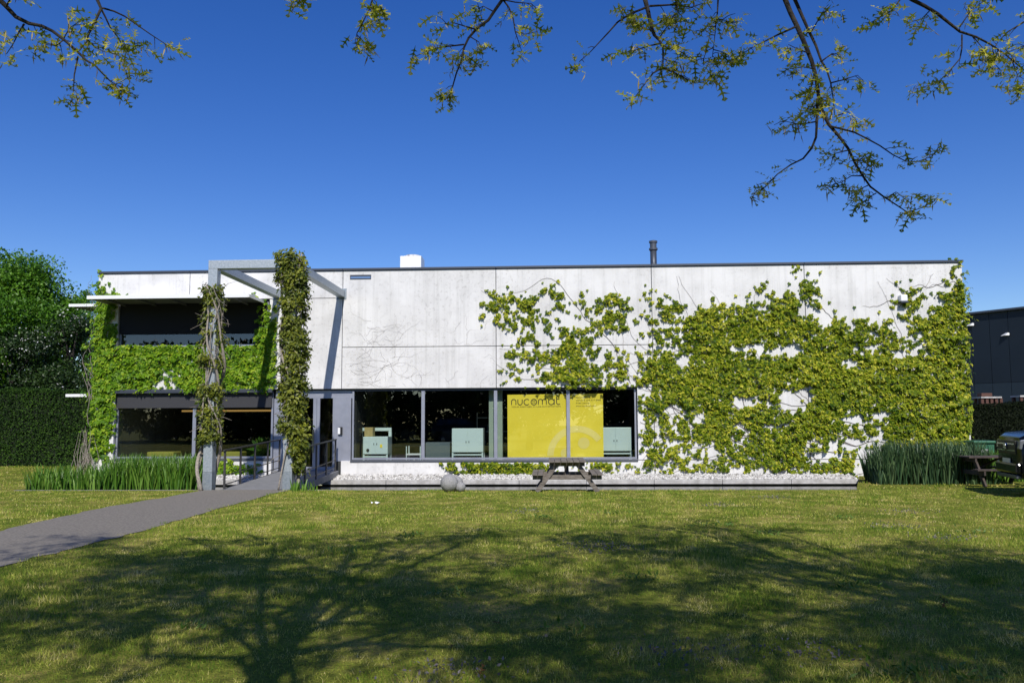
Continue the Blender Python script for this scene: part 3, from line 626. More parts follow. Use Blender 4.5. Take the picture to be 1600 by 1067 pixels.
for x in (xa_, xb_-.03):
    for y in (26.401, 26.869): B(x+.001, x+.029, y, y+.03, .125, .9).build('upright', 'mint', tr)
for i in range(5): MB().lathe((xa_+.1+i*.07, 26.55+.05*(i % 2), .342), [(.035, 0), (.04, .06), (.02, .1+.03*(i % 3))], 10).build('part', ('pebble', 'mint_dark', 'plate')[i % 3], tr)
B(at(764, 660, 25.85).x, at(785, 660, 25.85).x, 25.85, 26.2, .12, 2.95).build('column', 'palegreen', bld)
wb = thing('workbench', 'dark workbench with monitors deep inside behind the mint cabinets', 'workbench', (fx(690, 690, 29.5), 29.6, .12))
B(fx(580, 690, 29.5), fx(760, 690, 29.5), 29.2, 30.0, .82, .87).build('bench_top', 'greywall', wb)
for px in (582, 668, 756): B(fx(px, 690, 29.5), fx(px, 690, 29.5)+.06, 29.25, 29.95, .125, .819).build('leg', 'rail', wb)
for px in (625, 690, 735): B(fx(px, 690, 29.5), fx(px, 690, 29.5)+.55, 29.6, 29.64, 1.0, 1.36).build('monitor', 'black', wb); B(fx(px, 690, 29.5)+.25, fx(px, 690, 29.5)+.3, 29.6, 29.66, .873, .999).build('monitor_stand', 'rail', wb)
sr = thing('shelf_rack', 'metal shelf rack with boxes beside the pale column deep inside', 'shelf', (fx(780, 690, 30), 30.2, .12))
for z in (.3, .8, 1.3, 1.8): B(fx(745, 690, 30), fx(800, 690, 30), 30, 30.5, z, z+.03).build('shelf', 'silver', sr)
for px in (745, 799): B(fx(px, 690, 30), fx(px, 690, 30)+.03, 29.98, 29.999, .125, 2.0).build('upright', 'silver', sr)
for i in range(7): B(fx(747+7*i, 690, 30), fx(752+7*i, 690, 30), 30.05, 30.4, (.334, .834, 1.334)[i % 3], (.334, .834, 1.334)[i % 3]+.26).build('stored_box', ('card', 'mint_dark', 'plate')[(i*2) % 3], sr)
# banner
YB = 25.62
ban = thing('banner', 'yellow vinyl banner with black lettering hanging inside the shop window', 'banner', (at(868, 717, YB).x, YB, at(868, 717, YB).z))
bx_0, bx_1 = at(793, 660, YB).x, at(942.5, 660, YB).x; bz0, bz1 = at(868, 716.5, YB).z, at(868, 615, YB).z
def bw(u, v):                               # ripple of the sheet, strongest low on the free side
    return -.05*math.exp(-((u-.86)**2/.012+(v-.28)**2/.03))+.022*sin(7*u+5*v)*(1-v)*u+.014*sin(13*(u-v))*max(0, .75-v)
mb = MB(); nu, nv = 40, 28
for j in range(nv+1):
    for i in range(nu+1):
        u, v = i/nu, j/nv; mb.v.append((bx_0+(bx_1-bx_0)*u, YB+bw(u, v), bz0+(bz1-bz0)*(v-.012*(1-u)*(v > .5)*(v-.5)*2)))
for j in range(nv):
    for i in range(nu): a = j*(nu+1)+i; mb.f.append((a, a+1, a+nu+2, a+nu+1))
mb.build('sheet', 'yellow', ban, True)
def bpt(px, py, off=.006):
    p = at(px, py, YB); u = (p.x-bx_0)/(bx_1-bx_0); v = (p.z-bz0)/(bz1-bz0); return Vector((p.x, YB+bw(u, v)-off, p.z))
def stroke(pts, w, name, mat, closed=False, off=.006):
    mb = MB(); n = len(pts); V2 = [Vector((p[0], p[1])) for p in pts]
    for i in range(n):
        a = V2[(i-1) % n] if (closed or i) else V2[i]; b_ = V2[(i+1) % n] if (closed or i < n-1) else V2[i]; d = (b_-a).normalized(); q = Vector((-d.y, d.x))*w/2
        mb.v += [tuple(bpt(*(V2[i]+q), off)), tuple(bpt(*(V2[i]-q), off))]
    for i in range(n if closed else n-1): a, b_ = 2*i, 2*((i+1) % n); mb.f.append((a, a+1, b_+1, b_))
    return mb.build(name, mat, ban)
def arc(cx, cy, r, a0, a1, n=14, ry=None): return [(cx+r*cos(radians(a0+(a1-a0)*i/n)), cy-(ry or r)*sin(radians(a0+(a1-a0)*i/n))) for i in range(n+1)]
LW = 1.25; sl_ = -.012
def lt(pts, name='letter', closed=False): return stroke([(x, y+sl_*(x-800)) for x, y in pts], LW, name, 'ink', closed)
yb_, yt_ = 632.6, 624.0
lt([(799.3, yb_)]+arc(802.7, 627.4, 3.4, 180, 0)+[(806.1, yb_)])
lt([(809.2, yt_)]+arc(812.6, 629.2, 3.4, 180, 360)+[(816.0, yt_)])
lt(arc(823.2, 628.4, 4.5, 45, 315))
lt(arc(834.2, 628.4, 4.4, 0, 350, 24), closed=True)
for dx in (-1.4, 1.4):
    for dy in (-1.4, 1.4): stroke(arc(834.2+dx, 628.0+dy+sl_*34, .45, 0, 330, 8), .9, 'letter_dot', 'ink', True)
lt([(841.3, yb_)]+arc(844.4, 627.2, 3.1, 180, 0)+[(847.5, yb_)]); lt([(847.5, 627.2)]+arc(850.6, 627.2, 3.1, 180, 0)+[(853.7, yb_)])
lt(arc(861.4, 628.4, 4.4, 0, 350, 24), closed=True); lt([(866.0, yt_), (866.0, yb_+.3)])
lt([(869.6, 621.2)]+arc(872.6, 629.6, 3.0, 180, 320, 9)); lt([(869.4, 624.3), (874.2, 624.3)])
def text(s, px, py, hpx, mat, wpx=None):
    cu = bpy.data.curves.new('t', 'FONT'); cu.body = s; ob = bpy.data.objects.new('t', cu); COL.objects.link(ob)
    bpy.context.view_layer.update(); me = bpy.data.meshes.new_from_object(ob.evaluated_get(bpy.context.evaluated_depsgraph_get())); bpy.data.objects.remove(ob)
    xs_ = [v.co.x for v in me.vertices]; wd = max(xs_); kx_ = wpx/wd if wpx else hpx/.7
    o0 = org(ban)
    for v in me.vertices: v.co = bpt(px+v.co.x*kx_, py-v.co.y*hpx/.7+sl_*(px+v.co.x*kx_-800))-o0
    me.materials.append(MATS[mat]); o = bpy.data.objects.new('lettering', me); COL.objects.link(o); o.parent = ban
text('YOUR PARTNER IN LAB AUTOMATION', 799, 636.6, 2.0, 'ink_soft', 77)
for i, (s, wp) in enumerate((('Spoordonkweg 14', 27.5), ('Industrie park E17 5068', 38.5), ('9160 Lokeren', 21.5), ('www.nucomat.com', 31))): text(s, 900, 623.2+4.4*i, 2.3, 'ink_soft', wp)
def ring(cx, cy, r0, r1, a0, a1, name):
    mb = MB(); n = 40; pts = []
    for i in range(n+1):
        a = radians(a0+(a1-a0)*i/n); p, q = (cx+r0*cos(a), cy-r0*sin(a)), (cx+r1*cos(a), cy-r1*sin(a))
        ok = max(p[0], q[0]) < 942 and max(p[1], q[1]) < 716; pts.append((p, q, ok))
    for i in range(n):
        if pts[i][2] and pts[i+1][2]: mb.poly([bpt(*pts[i][0], .004), bpt(*pts[i+1][0], .004), bpt(*pts[i+1][1], .004), bpt(*pts[i][1], .004)])
    mb.build(name, 'yellow_light', ban)
ring(902, 712, 37, 47, 0, 180, 'printed_ring'); ring(912, 692, 0.5, 9, 0, 360, 'printed_dot'); ring(884, 708, .5, 8, 0, 360, 'printed_dot')
for px in (816, 843, 868, 880, 898, 917): B(*[v for a in zip(bpt(px-.5, 615.6), bpt(px+.5, 615.6)) for v in a][:2], YB-.012, YB+.012, at(px, 616.4, YB).z, at(px, 614.6, YB).z).build('clip', 'black', ban)
# left room
for a, b_, Y, lb in ((229, 271, 26.4, 'long ochre upholstered bench inside the corner window'), (343, 375, 26.3, 'ochre upholstered cube seat inside the corner window by the potted plant')):
    s_ = thing('ochre_seat', lb, 'seat', (at((a+b_)/2, 715, Y).x, Y+.3, .12)); x0, x1 = at(a, 712, Y).x, at(b_, 712, Y).x; zt2 = at(a, 706, Y).z
    B(x0, x1, Y, Y+.6, .22, zt2).build('cushion', 'ochre', s_, bevel=.03)
    for x in (x0+.05, x1-.1):
        for y in (Y+.05, Y+.5): B(x, x+.05, y, y+.05, .12, .219).build('leg', 'black', s_)
tag(B(at(284, 641, 27.2).x, at(424, 641, 27.2).x, 27.2, 27.3, at(350, 643, 27.2).z, at(350, 640.3, 27.2).z).build('strip_lamp', 'lamp_strip'), 'long lit amber strip lamp hanging inside the corner window', 'lamp')
pp = at(411, 690, 26.4); pt = thing('potted_plant', 'grassy green potted plant on a tall stand inside the corner window', 'plant', (pp.x, 26.4, .12))
MB().lathe((pp.x, 26.4, .12), [(.12, 0), (.03, .02), (.03, .45), (.11, .5), (.13, .66), (.12, .66)], 14).build('pot', 'black', pt)
n = 160; scatter('leaves', NAR, np.tile(np.array([[pp.x, 26.4, .74]]), (n, 1))+rv(n, .04), frames(rv(n)+np.array([0, -1, 0]), rv(n, .5)+np.array([0, 0, .9])), RNG.uniform(.25, .55, n), 'iris_pale', pt)

# ================================================================== PICNIC TABLES, STONE BALLS, BIN, RACKS
def picnic(loc, rot, label, mat, L=1.8):
    r = thing('picnic_table', label, 'picnic table', (0, 0, 0)); tw = .88
    for i in range(6): B(-tw/2+i*tw/6+.005, -tw/2+(i+1)*tw/6-.005, 0, L, .70, .74).build('top_plank', mat, r, bevel=.004)
    for s in (-1, 1):
        for i in range(2): B(s*.70-.13+i*.135, s*.70-.005+i*.135, 0, L, .40, .44).build('seat_plank', mat, r, bevel=.004)
    for y in (.22, L-.22):
        for s in (-1, 1): MB().bar((s*.72, y, 0), (s*.22, y, .69), .11, .05, (0, 1, 0)).build('leg', mat, r, bevel=.004)
        B(-.82, .82, y+.027, y+.07, .29, .395).build('seat_bearer', mat, r, bevel=.004); B(-.42, .42, y+.027, y+.07, .60, .695).build('top_bearer', mat, r)
    MB().bar((0, .27, .35), (0, L/2, .66), .09, .04).build('brace', mat, r); MB().bar((0, L-.27, .35), (0, L/2, .66), .09, .04).build('brace', mat, r)
    r.location = loc; r.rotation_euler.z = rot; return r
p = gnd(886.5, 768.5); picnic((p.x, p.y-.2, 0), radians(0), 'weathered grey picnic table standing end on before the yellow banner', 'wood_grey')
p = at(1600, 755, 22.0); picnic((p.x+.1, 21.7, 0), radians(90), 'dark picnic table beside the tall irises and green bin', 'wood_dark')
def ball(px, py, r, label, Y=None):
    p = gnd(px, py) if Y is None else Vector((at(px, py, Y).x, Y, 0)); n = 14
    mb = MB().lathe((p.x, p.y, r*.94), [(max(.004, r*sin(pi*i/n)), -r*cos(pi*i/n)) for i in range(n+1)], 24); o = mb.build('stone_ball', 'granite', None, True)
    for v in o.data.vertices: v.co += Vector((random.gauss(0, .004), random.gauss(0, .004), random.gauss(0, .004)))
    tag(o, label, 'stone ball')
ball(702, 768, .215, 'large rough granite ball on the pond edge'); ball(719.5, 768, .12, 'smallest granite ball leaning beside the large one')
ball(713.5, 762, .16, 'middle sized granite ball half hidden behind the two others', 20.75)
p = at(1533, 712, 24.4); bn = thing('wheelie_bin', 'green wheeled refuse bin with white sticker behind the dark picnic table', 'bin', (p.x, 24.4, 0))
MB().prism([(p.x-.24, .06), (p.x+.24, .06), (p.x+.29, .98), (p.x-.29, .98)], 24.2, 24.7).build('body', 'bin', bn, bevel=.02); B(p.x-.31, p.x+.31, 24.14, 24.75, .985, 1.06).build('lid', 'bin', bn, bevel=.03)
B(p.x-.10, p.x+.10, 24.185, 24.198, .62, .82).build('sticker', 'paper', bn)
for s in (-1, 1): MB().lathe((p.x+s*.24, 24.72, .1), [(.1, -.03), (.1, .03)], 14, 'x').build('wheel', 'tyre', bn)
def rack(px0, px1, py, Y, label):
    a, b_ = at(px0, py, Y), at(px1, py, Y); r = thing('timber_rack', label, 'rack', ((a.x+b_.x)/2, Y, 0)); 
    B(a.x, b_.x, Y-.4, Y+.4, a.z-.07, a.z).build('top_board', 'conc', r)
    for i in range(5):
        x = a.x+(b_.x-a.x)*(i+.1)/4.4; B(x, x+.12, Y-.35, Y-.23, 0, a.z-.073).build('post', 'wood_red', r); B(x, x+.12, Y+.23, Y+.35, 0, a.z-.073).build('post', 'wood_red', r)
    B(a.x, b_.x, Y-.38, Y-.36, a.z-.40, a.z-.3).build('rail', 'wood_red', r)
rack(1526, 1558, 620, 39, 'timber storage rack behind the dark hedge with a red crate on top'); rack(1586, 1640, 618, 38, 'timber storage rack behind the dark hedge under the wall lamp')
p = at(1540, 619.6, 39); tag(B(p.x-.28, p.x+.2, 38.8, 39.2, p.z+.002, p.z+.16).build('crate', 'wood_red', bevel=.01), 'small red crate lying on the timber rack behind the hedge', 'crate')
p = gnd(587, 788); lt_ = MB()
for i in range(7): a = Vector((p.x+random.gauss(0, .06), p.y+random.gauss(0, .05), .02)); lt_.poly([a, a+Vector((.05, .01, .03)), a+Vector((.04, .05, .015)), a+Vector((-.02, .03, .035))])
tag(lt_.build('paper_scrap', 'paper'), 'crumpled white paper scrap lying on the lawn', 'litter')

# ================================================================== NEIGHBOURING BUILDING, HEDGES, BACKGROUND TREES
nb = thing('warehouse', 'dark navy clad warehouse beyond the hedge', 'warehouse', (at(1560, 600, 50).x, 50, 0))
A = at(1490, 502, 53); C = at(1700, 463.5, 47); zt = (A.z+C.z)/2; nrm = Vector((-(C.y-A.y), C.x-A.x, 0)).normalized()
n_ = 7; zl = at(1560, 597, 50).z
for i in range(n_):
    p0, p1 = A.lerp(C, i/n_), A.lerp(C, (i+1)/n_); d = (p1-p0).normalized()*.012
    for z0, z1, mt in ((0, zl, 'navy_low'), (zl+.02, zt, 'navy')):
        mb = MB(); q = [p0+d, p1-d]; bk_ = nrm*.2
        mb.v = [(q[0].x, q[0].y, z0), (q[1].x, q[1].y, z0), (q[1].x, q[1].y, z1), (q[0].x, q[0].y, z1)]+[(v.x+bk_.x, v.y+bk_.y, z) for v, z in ((q[0], z0), (q[1], z0), (q[1], z1), (q[0], z1))]
        mb.f = [(0, 1, 2, 3), (7, 6, 5, 4), (0, 4, 5, 1), (1, 5, 6, 2), (2, 6, 7, 3), (3, 7, 4, 0)]; mb.build('cladding_panel', mt, nb)
mb = MB(); bk_ = nrm*14
mb.v = [(p_.x+o_.x, p_.y+o_.y, z) for z in (0, zt-.1) for p_, o_ in ((A, nrm*.21), (C, nrm*.21), (C, bk_), (A, bk_))]; mb.f = [(0, 1, 2, 3), (4, 5, 6, 7), (0, 4, 5, 1), (1, 5, 6, 2), (2, 6, 7, 3), (3, 7, 4, 0)]; mb.build('shell', 'navy', nb)
MB().bar((A.x, A.y, zt+.06), (C.x, C.y, zt+.06), .5, .12).build('roof_edge', 'coping', nb)
for px, py, q in ((1575, 523, .40), (1520, 508, .14)):
    l_ = A.lerp(C, q); l_ = at(px, py, l_.y); l_ -= nrm*.25
    MB().prism([(l_.x-.15, l_.z-.06), (l_.x+.12, l_.z-.06), (l_.x+.12, l_.z+.09), (l_.x+.03, l_.z+.1)], l_.y-.15, l_.y+.3).build('wall_light', 'white_metal', nb)
def hedge(name, label, a, b_, y0, dep, h, n, mat, core='hedge_core'):
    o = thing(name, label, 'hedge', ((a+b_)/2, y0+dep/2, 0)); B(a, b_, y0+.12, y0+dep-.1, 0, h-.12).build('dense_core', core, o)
    nf = int(n*.68); nt_ = n-nf
    P = np.concatenate([np.stack([RNG.uniform(a, b_, nf), y0+RNG.uniform(-.06, .16, nf), RNG.uniform(0, h, nf)], 1), np.stack([RNG.uniform(a, b_, nt_), RNG.uniform(y0, y0+dep, nt_), h+RNG.uniform(-.14, .06, nt_)], 1)])
    P[:, 2] += .05*np.sin(P[:, 0]*1.7)*(P[:, 2] > h*.5)
    nr = np.concatenate([np.tile([0, -1, .35], (nf, 1)), np.tile([0, -.2, 1], (nt_, 1))])+rv(n, .6)
    scatter('foliage', DIA, P, frames(nr, rv(n)), RNG.uniform(.05, .10, n), mat, o)
hl = at(0, 640, 32).x
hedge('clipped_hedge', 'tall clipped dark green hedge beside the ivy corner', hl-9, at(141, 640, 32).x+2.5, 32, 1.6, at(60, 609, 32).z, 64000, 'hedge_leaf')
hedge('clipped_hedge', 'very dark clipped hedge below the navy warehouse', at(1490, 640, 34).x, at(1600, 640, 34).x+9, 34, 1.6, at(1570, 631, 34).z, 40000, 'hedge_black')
def tree(name, label, x, y, h, r, nl, ls, mat, group=None, zc=None, fl=0, trunk=.22, seed=1, low=.12, clumps=46):
    rd = random.Random(seed); o = thing(name, label, 'tree', (x, y, 0), group); zc = zc or h*.56
    mb = MB().tube([(x+rd.gauss(0, .05)*i, y+rd.gauss(0, .05)*i, h*.8*i/8) for i in range(9)], [trunk*(1-.85*i/8) for i in range(9)], 8)
    cs = []
    for i in range(clumps):
        a = rd.uniform(0, 2*pi); z = h*low+(h*(.97-low))*rd.random()**.9; q = (z-h*low)/(h*(1-low)); rr = r*sqrt(max(.02, 1-(2*q-.85)**2*.75))*rd.uniform(.35, 1)
        cs.append((x+cos(a)*rr, y+sin(a)*rr, z))
    for c_ in cs[:26]:
        z0 = max(.3, c_[2]-rd.uniform(.5, 1.6)); mb.tube([(x, y, min(z0, h*.75)*.9), ((x+c_[0])/2, (y+c_[1])/2, (z0*.9+c_[2])/2), c_], [trunk*.3, trunk*.18, .02], 5, False)
    mb.build('trunk', 'bark', o, True)
    C_ = np.array(cs); k_ = nl//len(cs); n = k_*len(cs); sg = RNG.uniform(.55, 1.25, len(cs))*r*.17
    P = np.repeat(C_, k_, 0)+np.clip(RNG.normal(0, 1, (n, 3)), -1.5, 1.5)*np.repeat(sg, k_)[:, None]*np.array([1, 1, .8]); P[:, 2] = np.maximum(P[:, 2], .1)
    tint = np.clip(.5+np.repeat(RNG.normal(0, .16, len(cs)), k_)+RNG.normal(0, .13, n), 0, 1)
    scatter('crown', DIA, P, frames(rv(n)+np.array([0, -.4, .8]), rv(n)), RNG.uniform(.7, 1.3, n)*ls, mat, o, tint)
    if fl:
        sel = np.argsort(C_[:, 1]-.3*C_[:, 2])[:len(cs)//2:3]; n = fl; P = C_[RNG.choice(sel, n)]+RNG.normal(0, 1, (n, 3))*r*np.array([.2, .12, .09]); out = P-np.array([x, y, zc]); out /= np.linalg.norm(out, axis=1, keepdims=True); P += out*.25+np.array([0, -.35, 0])
        scatter('blossom', DIA, P, frames(rv(n)+np.array([0, -1, .5]), rv(n)), RNG.uniform(.07, .13, n), 'blossom', o)
tree('maple_tree', 'big bright green maple rising behind the clipped hedge', at(8, 500, 40).x, 40, at(20, 412, 40).z, 4.0, 80000, .17, 'tree_green', seed=5, clumps=190)
tree('hawthorn_tree', 'dark hawthorn with white blossom sprays in front of the bright maple', at(20, 560, 37).x, 37, at(20, 520, 37).z, 2.7, 22000, .13, 'tree_dark', fl=170, seed=8, low=.1)
tree('hawthorn_tree', 'blossoming hawthorn close against the ivy covered corner', at(112, 560, 39).x, 39, at(112, 500, 39).z, 2.5, 22000, .13, 'tree_dark', fl=210, seed=9, low=.1)
tree('birch_tree', 'slender pale green tree showing above the hawthorn beside the building', at(112, 470, 46).x, 46, at(108, 449, 46).z, 1.9, 11000, .12, 'tree_green', seed=12, low=.2, clumps=40)
tree('maple_tree', 'green maple further along the hedge outside the lawn', at(-90, 500, 42).x, 42, 9.4, 4, 24000, .16, 'tree_green', seed=15, clumps=60)
for i in range(13):                          # the wood across the road, seen mirrored in the windows
    tree('roadside_tree', 'leafy tree in the roadside belt mirrored in the windows', -46+i*7.0+random.uniform(-1, 1), -27+random.uniform(-2.5, 2.5), random.uniform(7.5, 9.5), 4.8, 9500, .5, 'tree_dark', 'roadside trees behind the viewer', seed=40+i, low=.06, clumps=50)

# ================================================================== PARKED CAR
def suv(label, loc, rot):
    r = thing('parked_suv', label, 'car', (0, 0, 0), 'parked cars')
    # body loft: stations along the length (x forward), half width, sill z, belt z
    st = [(2.40, .70, .52, 1.08), (2.36, .84, .44, 1.26), (2.2, .93, .40, 1.36), (1.7, .97, .38, 1.42), (1.0, .98, .36, 1.46), (.0, .98, .36, 1.44), (-1.2, .98, .36, 1.44), (-2.0, .96, .40, 1.44), (-2.3, .90, .46, 1.36), (-2.36, .80, .55, 1.2)]
    mb = MB(); n = 10
    for x, w, z0, z1 in st:
        for yy, zz in ((-.86, 0), (-1, .12), (-1.0, .55), (-.97, .82), (-.86, .97), (.86, .97), (.97, .82), (1, .55), (1, .12), (.86, 0)):
            crown = .035 if abs(yy) < .9 and zz > .9 else 0; mb.v.append((x, yy*w, z0+(z1-z0)*zz+crown))
    for i in range(len(st)-1):
        for j in range(n): a = i*n+j; b_ = i*n+(j+1) % n; mb.f.append((a, b_, b_+n, a+n))
    mb.f += [tuple(range(n))[::-1], tuple((len(st)-1)*n+j for j in range(n))]; body = mb.build('body', 'car_paint', r, True); body.data.set_sharp_from_angle(angle=radians(35))
    cb = [(1.05, .84, 1.44), (.25, .74, 1.93), (-.4, .74, 1.97), (-1.7, .73, 1.93), (-2.25, .80, 1.42)]
    mb = MB()
    for x, w, z in cb: mb.v += [(x, -w, z), (x, w, z)]
    base = [(1.05, .86), (.25, .90), (-.4, .90), (-1.7, .90), (-2.25, .82)]
    for x, w in base: mb.v += [(x, -w, 1.43), (x, w, 1.43)]
    for i in range(4): a = 2*i; mb.f.append((a, a+2, a+3, a+1)); b_ = 10+2*i; mb.f += [(b_, b_+2, a+2, a), (a+1, a+3, b_+3, b_+1)]
    mb.build('cabin', 'car_paint', r, bevel=.03)
    for s in (-1, 1):
        for xa1, xa2, xb1, xb2 in ((.72, .24, -.38, -.38), (-.46, -.46, -1.25, -1.25), (-1.33, -1.33, -1.95, -1.72)):
            mb = MB(); mb.poly([(xa1, s*.885, 1.47), (xb1, s*.905, 1.47), (xb2, s*.775, 1.87), (xa2, s*.775, 1.87)]); mb.build('side_window', 'pane_dark', r)
    MB().poly([(1.0, -.76, 1.475), (1.0, .76, 1.475), (.32, .68, 1.905), (.32, -.68, 1.905)]).build('windscreen', 'pane_dark', r)
    for x in (1.45, -1.42):
        for s in (-1, 1):
            wh = MB().lathe((x, s*.86, .39), [(.24, -.12), (.37, -.125), (.39, -.06), (.39, .06), (.37, .125), (.24, .12)], 26, 'y').build('wheel', 'tyre', r, True)
            MB().lathe((x, s*.90, .39), [(.05, s*.09), (.22, s*.075), (.245, s*.06), (.245, 0)], 20, 'y').build('rim', 'silver', wh)
    bu = B(2.30, 2.46, -.77, .77, .50, .74).build('bumper', 'car_paint', r, bevel=.05); B(2.28, 2.45, -.70, .70, .40, .485).build('skid_plate', 'alu_dark', bu, bevel=.02)
    gr = B(2.385, 2.42, -.62, .62, .92, 1.2).build('grille', 'black', r, bevel=.01)
    for z in (.98, 1.12): B(2.421, 2.435, -.6, .6, z, z+.03).build('grille_bar', 'chrome', gr)
    MB().lathe((2.43, 0, 1.07), [(.085, 0), (.085, .025), (.065, .03)], 20, 'x').build('badge', 'chrome', r)
    B(2.42, 2.435, -.26, .26, .70, .82).build('number_plate', 'plate', r)
    for s in (-1, 1):
        MB().prism([(2.28, 1.02), (2.40, 1.03), (2.38, 1.22), (2.16, 1.26)], s*.66-.17, s*.66+.17).build('headlight', 'light_lens', r, bevel=.02)
        MB().prism([(.88, 1.46), (1.0, 1.46), (.97, 1.64), (.86, 1.64)], s*1.04-.1, s*1.04+.1).build('mirror', 'car_paint', r, bevel=.03)
        MB().prism([(1.9, .46), (1.86, .70), (1.72, .86), (1.45, .92), (1.18, .86), (1.04, .70), (1.0, .46), (.94, .46), (1.0, .76), (1.16, .94), (1.45, 1.0), (1.74, .94), (1.92, .76), (1.97, .46)], s*.985-.02, s*.985+.02).build('wheel_arch', 'black', r)
    r.location = loc; r.rotation_euler.z = rot; return r
hd = radians(167); fc = Vector(((at(1556, 700, 19.5).x+at(1590, 700, 17.9).x)/2, 18.7, 0)); hv = Vector((cos(hd), sin(hd), 0)); p = fc-hv*2.42
car = suv('black sport utility car parked nose towards the dark picnic table', (p.x, p.y, 0), hd)
for i, (x, y, a) in enumerate(((-6.5, -11, 3), (6.2, -11.4, 178))):
    c2_ = copy_tree(car); c2_.location = (x, y, 0); c2_.rotation_euler.z = radians(a); c2_['label'] = ('black car parked across the road mirrored beside the footbridge', 'black car parked across the road mirrored behind the laboratory cabinets')[i]

# ================================================================== OVERHANGING OAKS
def polyY(pts, Y0, Y1): return [at(x, y, Y0+(Y1-Y0)*i/max(1, len(pts)-1)) for i, (x, y) in enumerate(pts)]
VIS_A = [  # (points, start radius, depth start, depth end, leafiness)
 ([(-30, -22), (0, 1), (10, 11), (25, 27), (45, 37), (65, 41), (82, 49), (103, 65), (122, 82), (135, 95), (148, 102), (160, 115), (172, 127), (180, 132)], .020, 6.2, 6.4, .6),
 ([(38, 38), (30, 50), (20, 70), (10, 85)], .008, 6.25, 6.2, 1), ([(122, 88), (116, 118), (115, 140), (113, 156)], .008, 6.3, 6.3, 1), ([(180, 132), (190, 128), (205, 118)], .005, 6.4, 6.4, 1), ([(178, 130), (188, 146)], .005, 6.4, 6.4, 1),
 ([(148, -18), (152, 0), (158, 14), (148, 35), (138, 55), (136, 65), (124, 80)], .016, 6.5, 6.3, .7), ([(158, 14), (165, 28), (172, 43), (185, 60), (193, 75), (196, 82)], .009, 6.5, 6.6, .9), ([(190, 68), (203, 72), (215, 71)], .005, 6.6, 6.6, 1),
 ([(160, 13), (178, 18), (195, 26), (215, 40), (235, 54), (255, 67), (266, 75), (280, 79)], .009, 6.5, 6.8, .8), ([(136, 62), (150, 75), (165, 82), (178, 80)], .006, 6.4, 6.4, 1), ([(100, 62), (88, 72), (70, 70)], .006, 6.3, 6.2, 1), ([(10, 11), (18, -6), (28, -15)], .008, 6.2, 6.1, 1), ([(100, 60), (108, 45), (118, 38)], .005, 6.3, 6.3, 1),
 ([(440, -25), (455, -5), (462, 3)], .008, 6.2, 6.2, 1), ([(588, -25), (582, 0), (577, 15), (567, 35), (558, 52), (555, 65), (560, 78)], .009, 6.6, 6.6, 1), ([(577, 15), (590, 22), (588, 35)], .005, 6.6, 6.6, 1), ([(558, 55), (570, 68)], .004, 6.6, 6.6, 1),
 ([(792, -20), (785, 0), (775, 14), (763, 32), (745, 45), (732, 60), (725, 75), (721, 95), (713, 115), (706, 140), (702, 150), (694, 157)], .017, 7.0, 6.8, .5),
 ([(725, 70), (700, 73), (680, 76), (660, 84), (645, 90)], .008, 6.9, 6.8, 1), ([(742, 46), (725, 41), (708, 36), (695, 38)], .008, 6.9, 6.9, 1), ([(786, 0), (795, 12), (802, 30), (805, 50), (810, 65), (815, 80)], .010, 7, 7.1, .9), ([(805, 50), (820, 54), (840, 50)], .006, 7.1, 7.1, 1), ([(770, 18), (755, 10), (742, 18)], .006, 7, 7, 1), ([(735, 58), (748, 66), (752, 74)], .006, 6.9, 6.9, 1), ([(724, 82), (730, 95), (738, 102)], .005, 6.9, 6.9, 1), ([(786, 0), (805, 4), (830, 6), (838, 14)], .008, 7, 7.1, 1), ([(722, 85), (712, 95)], .005, 6.9, 6.9, 1)]
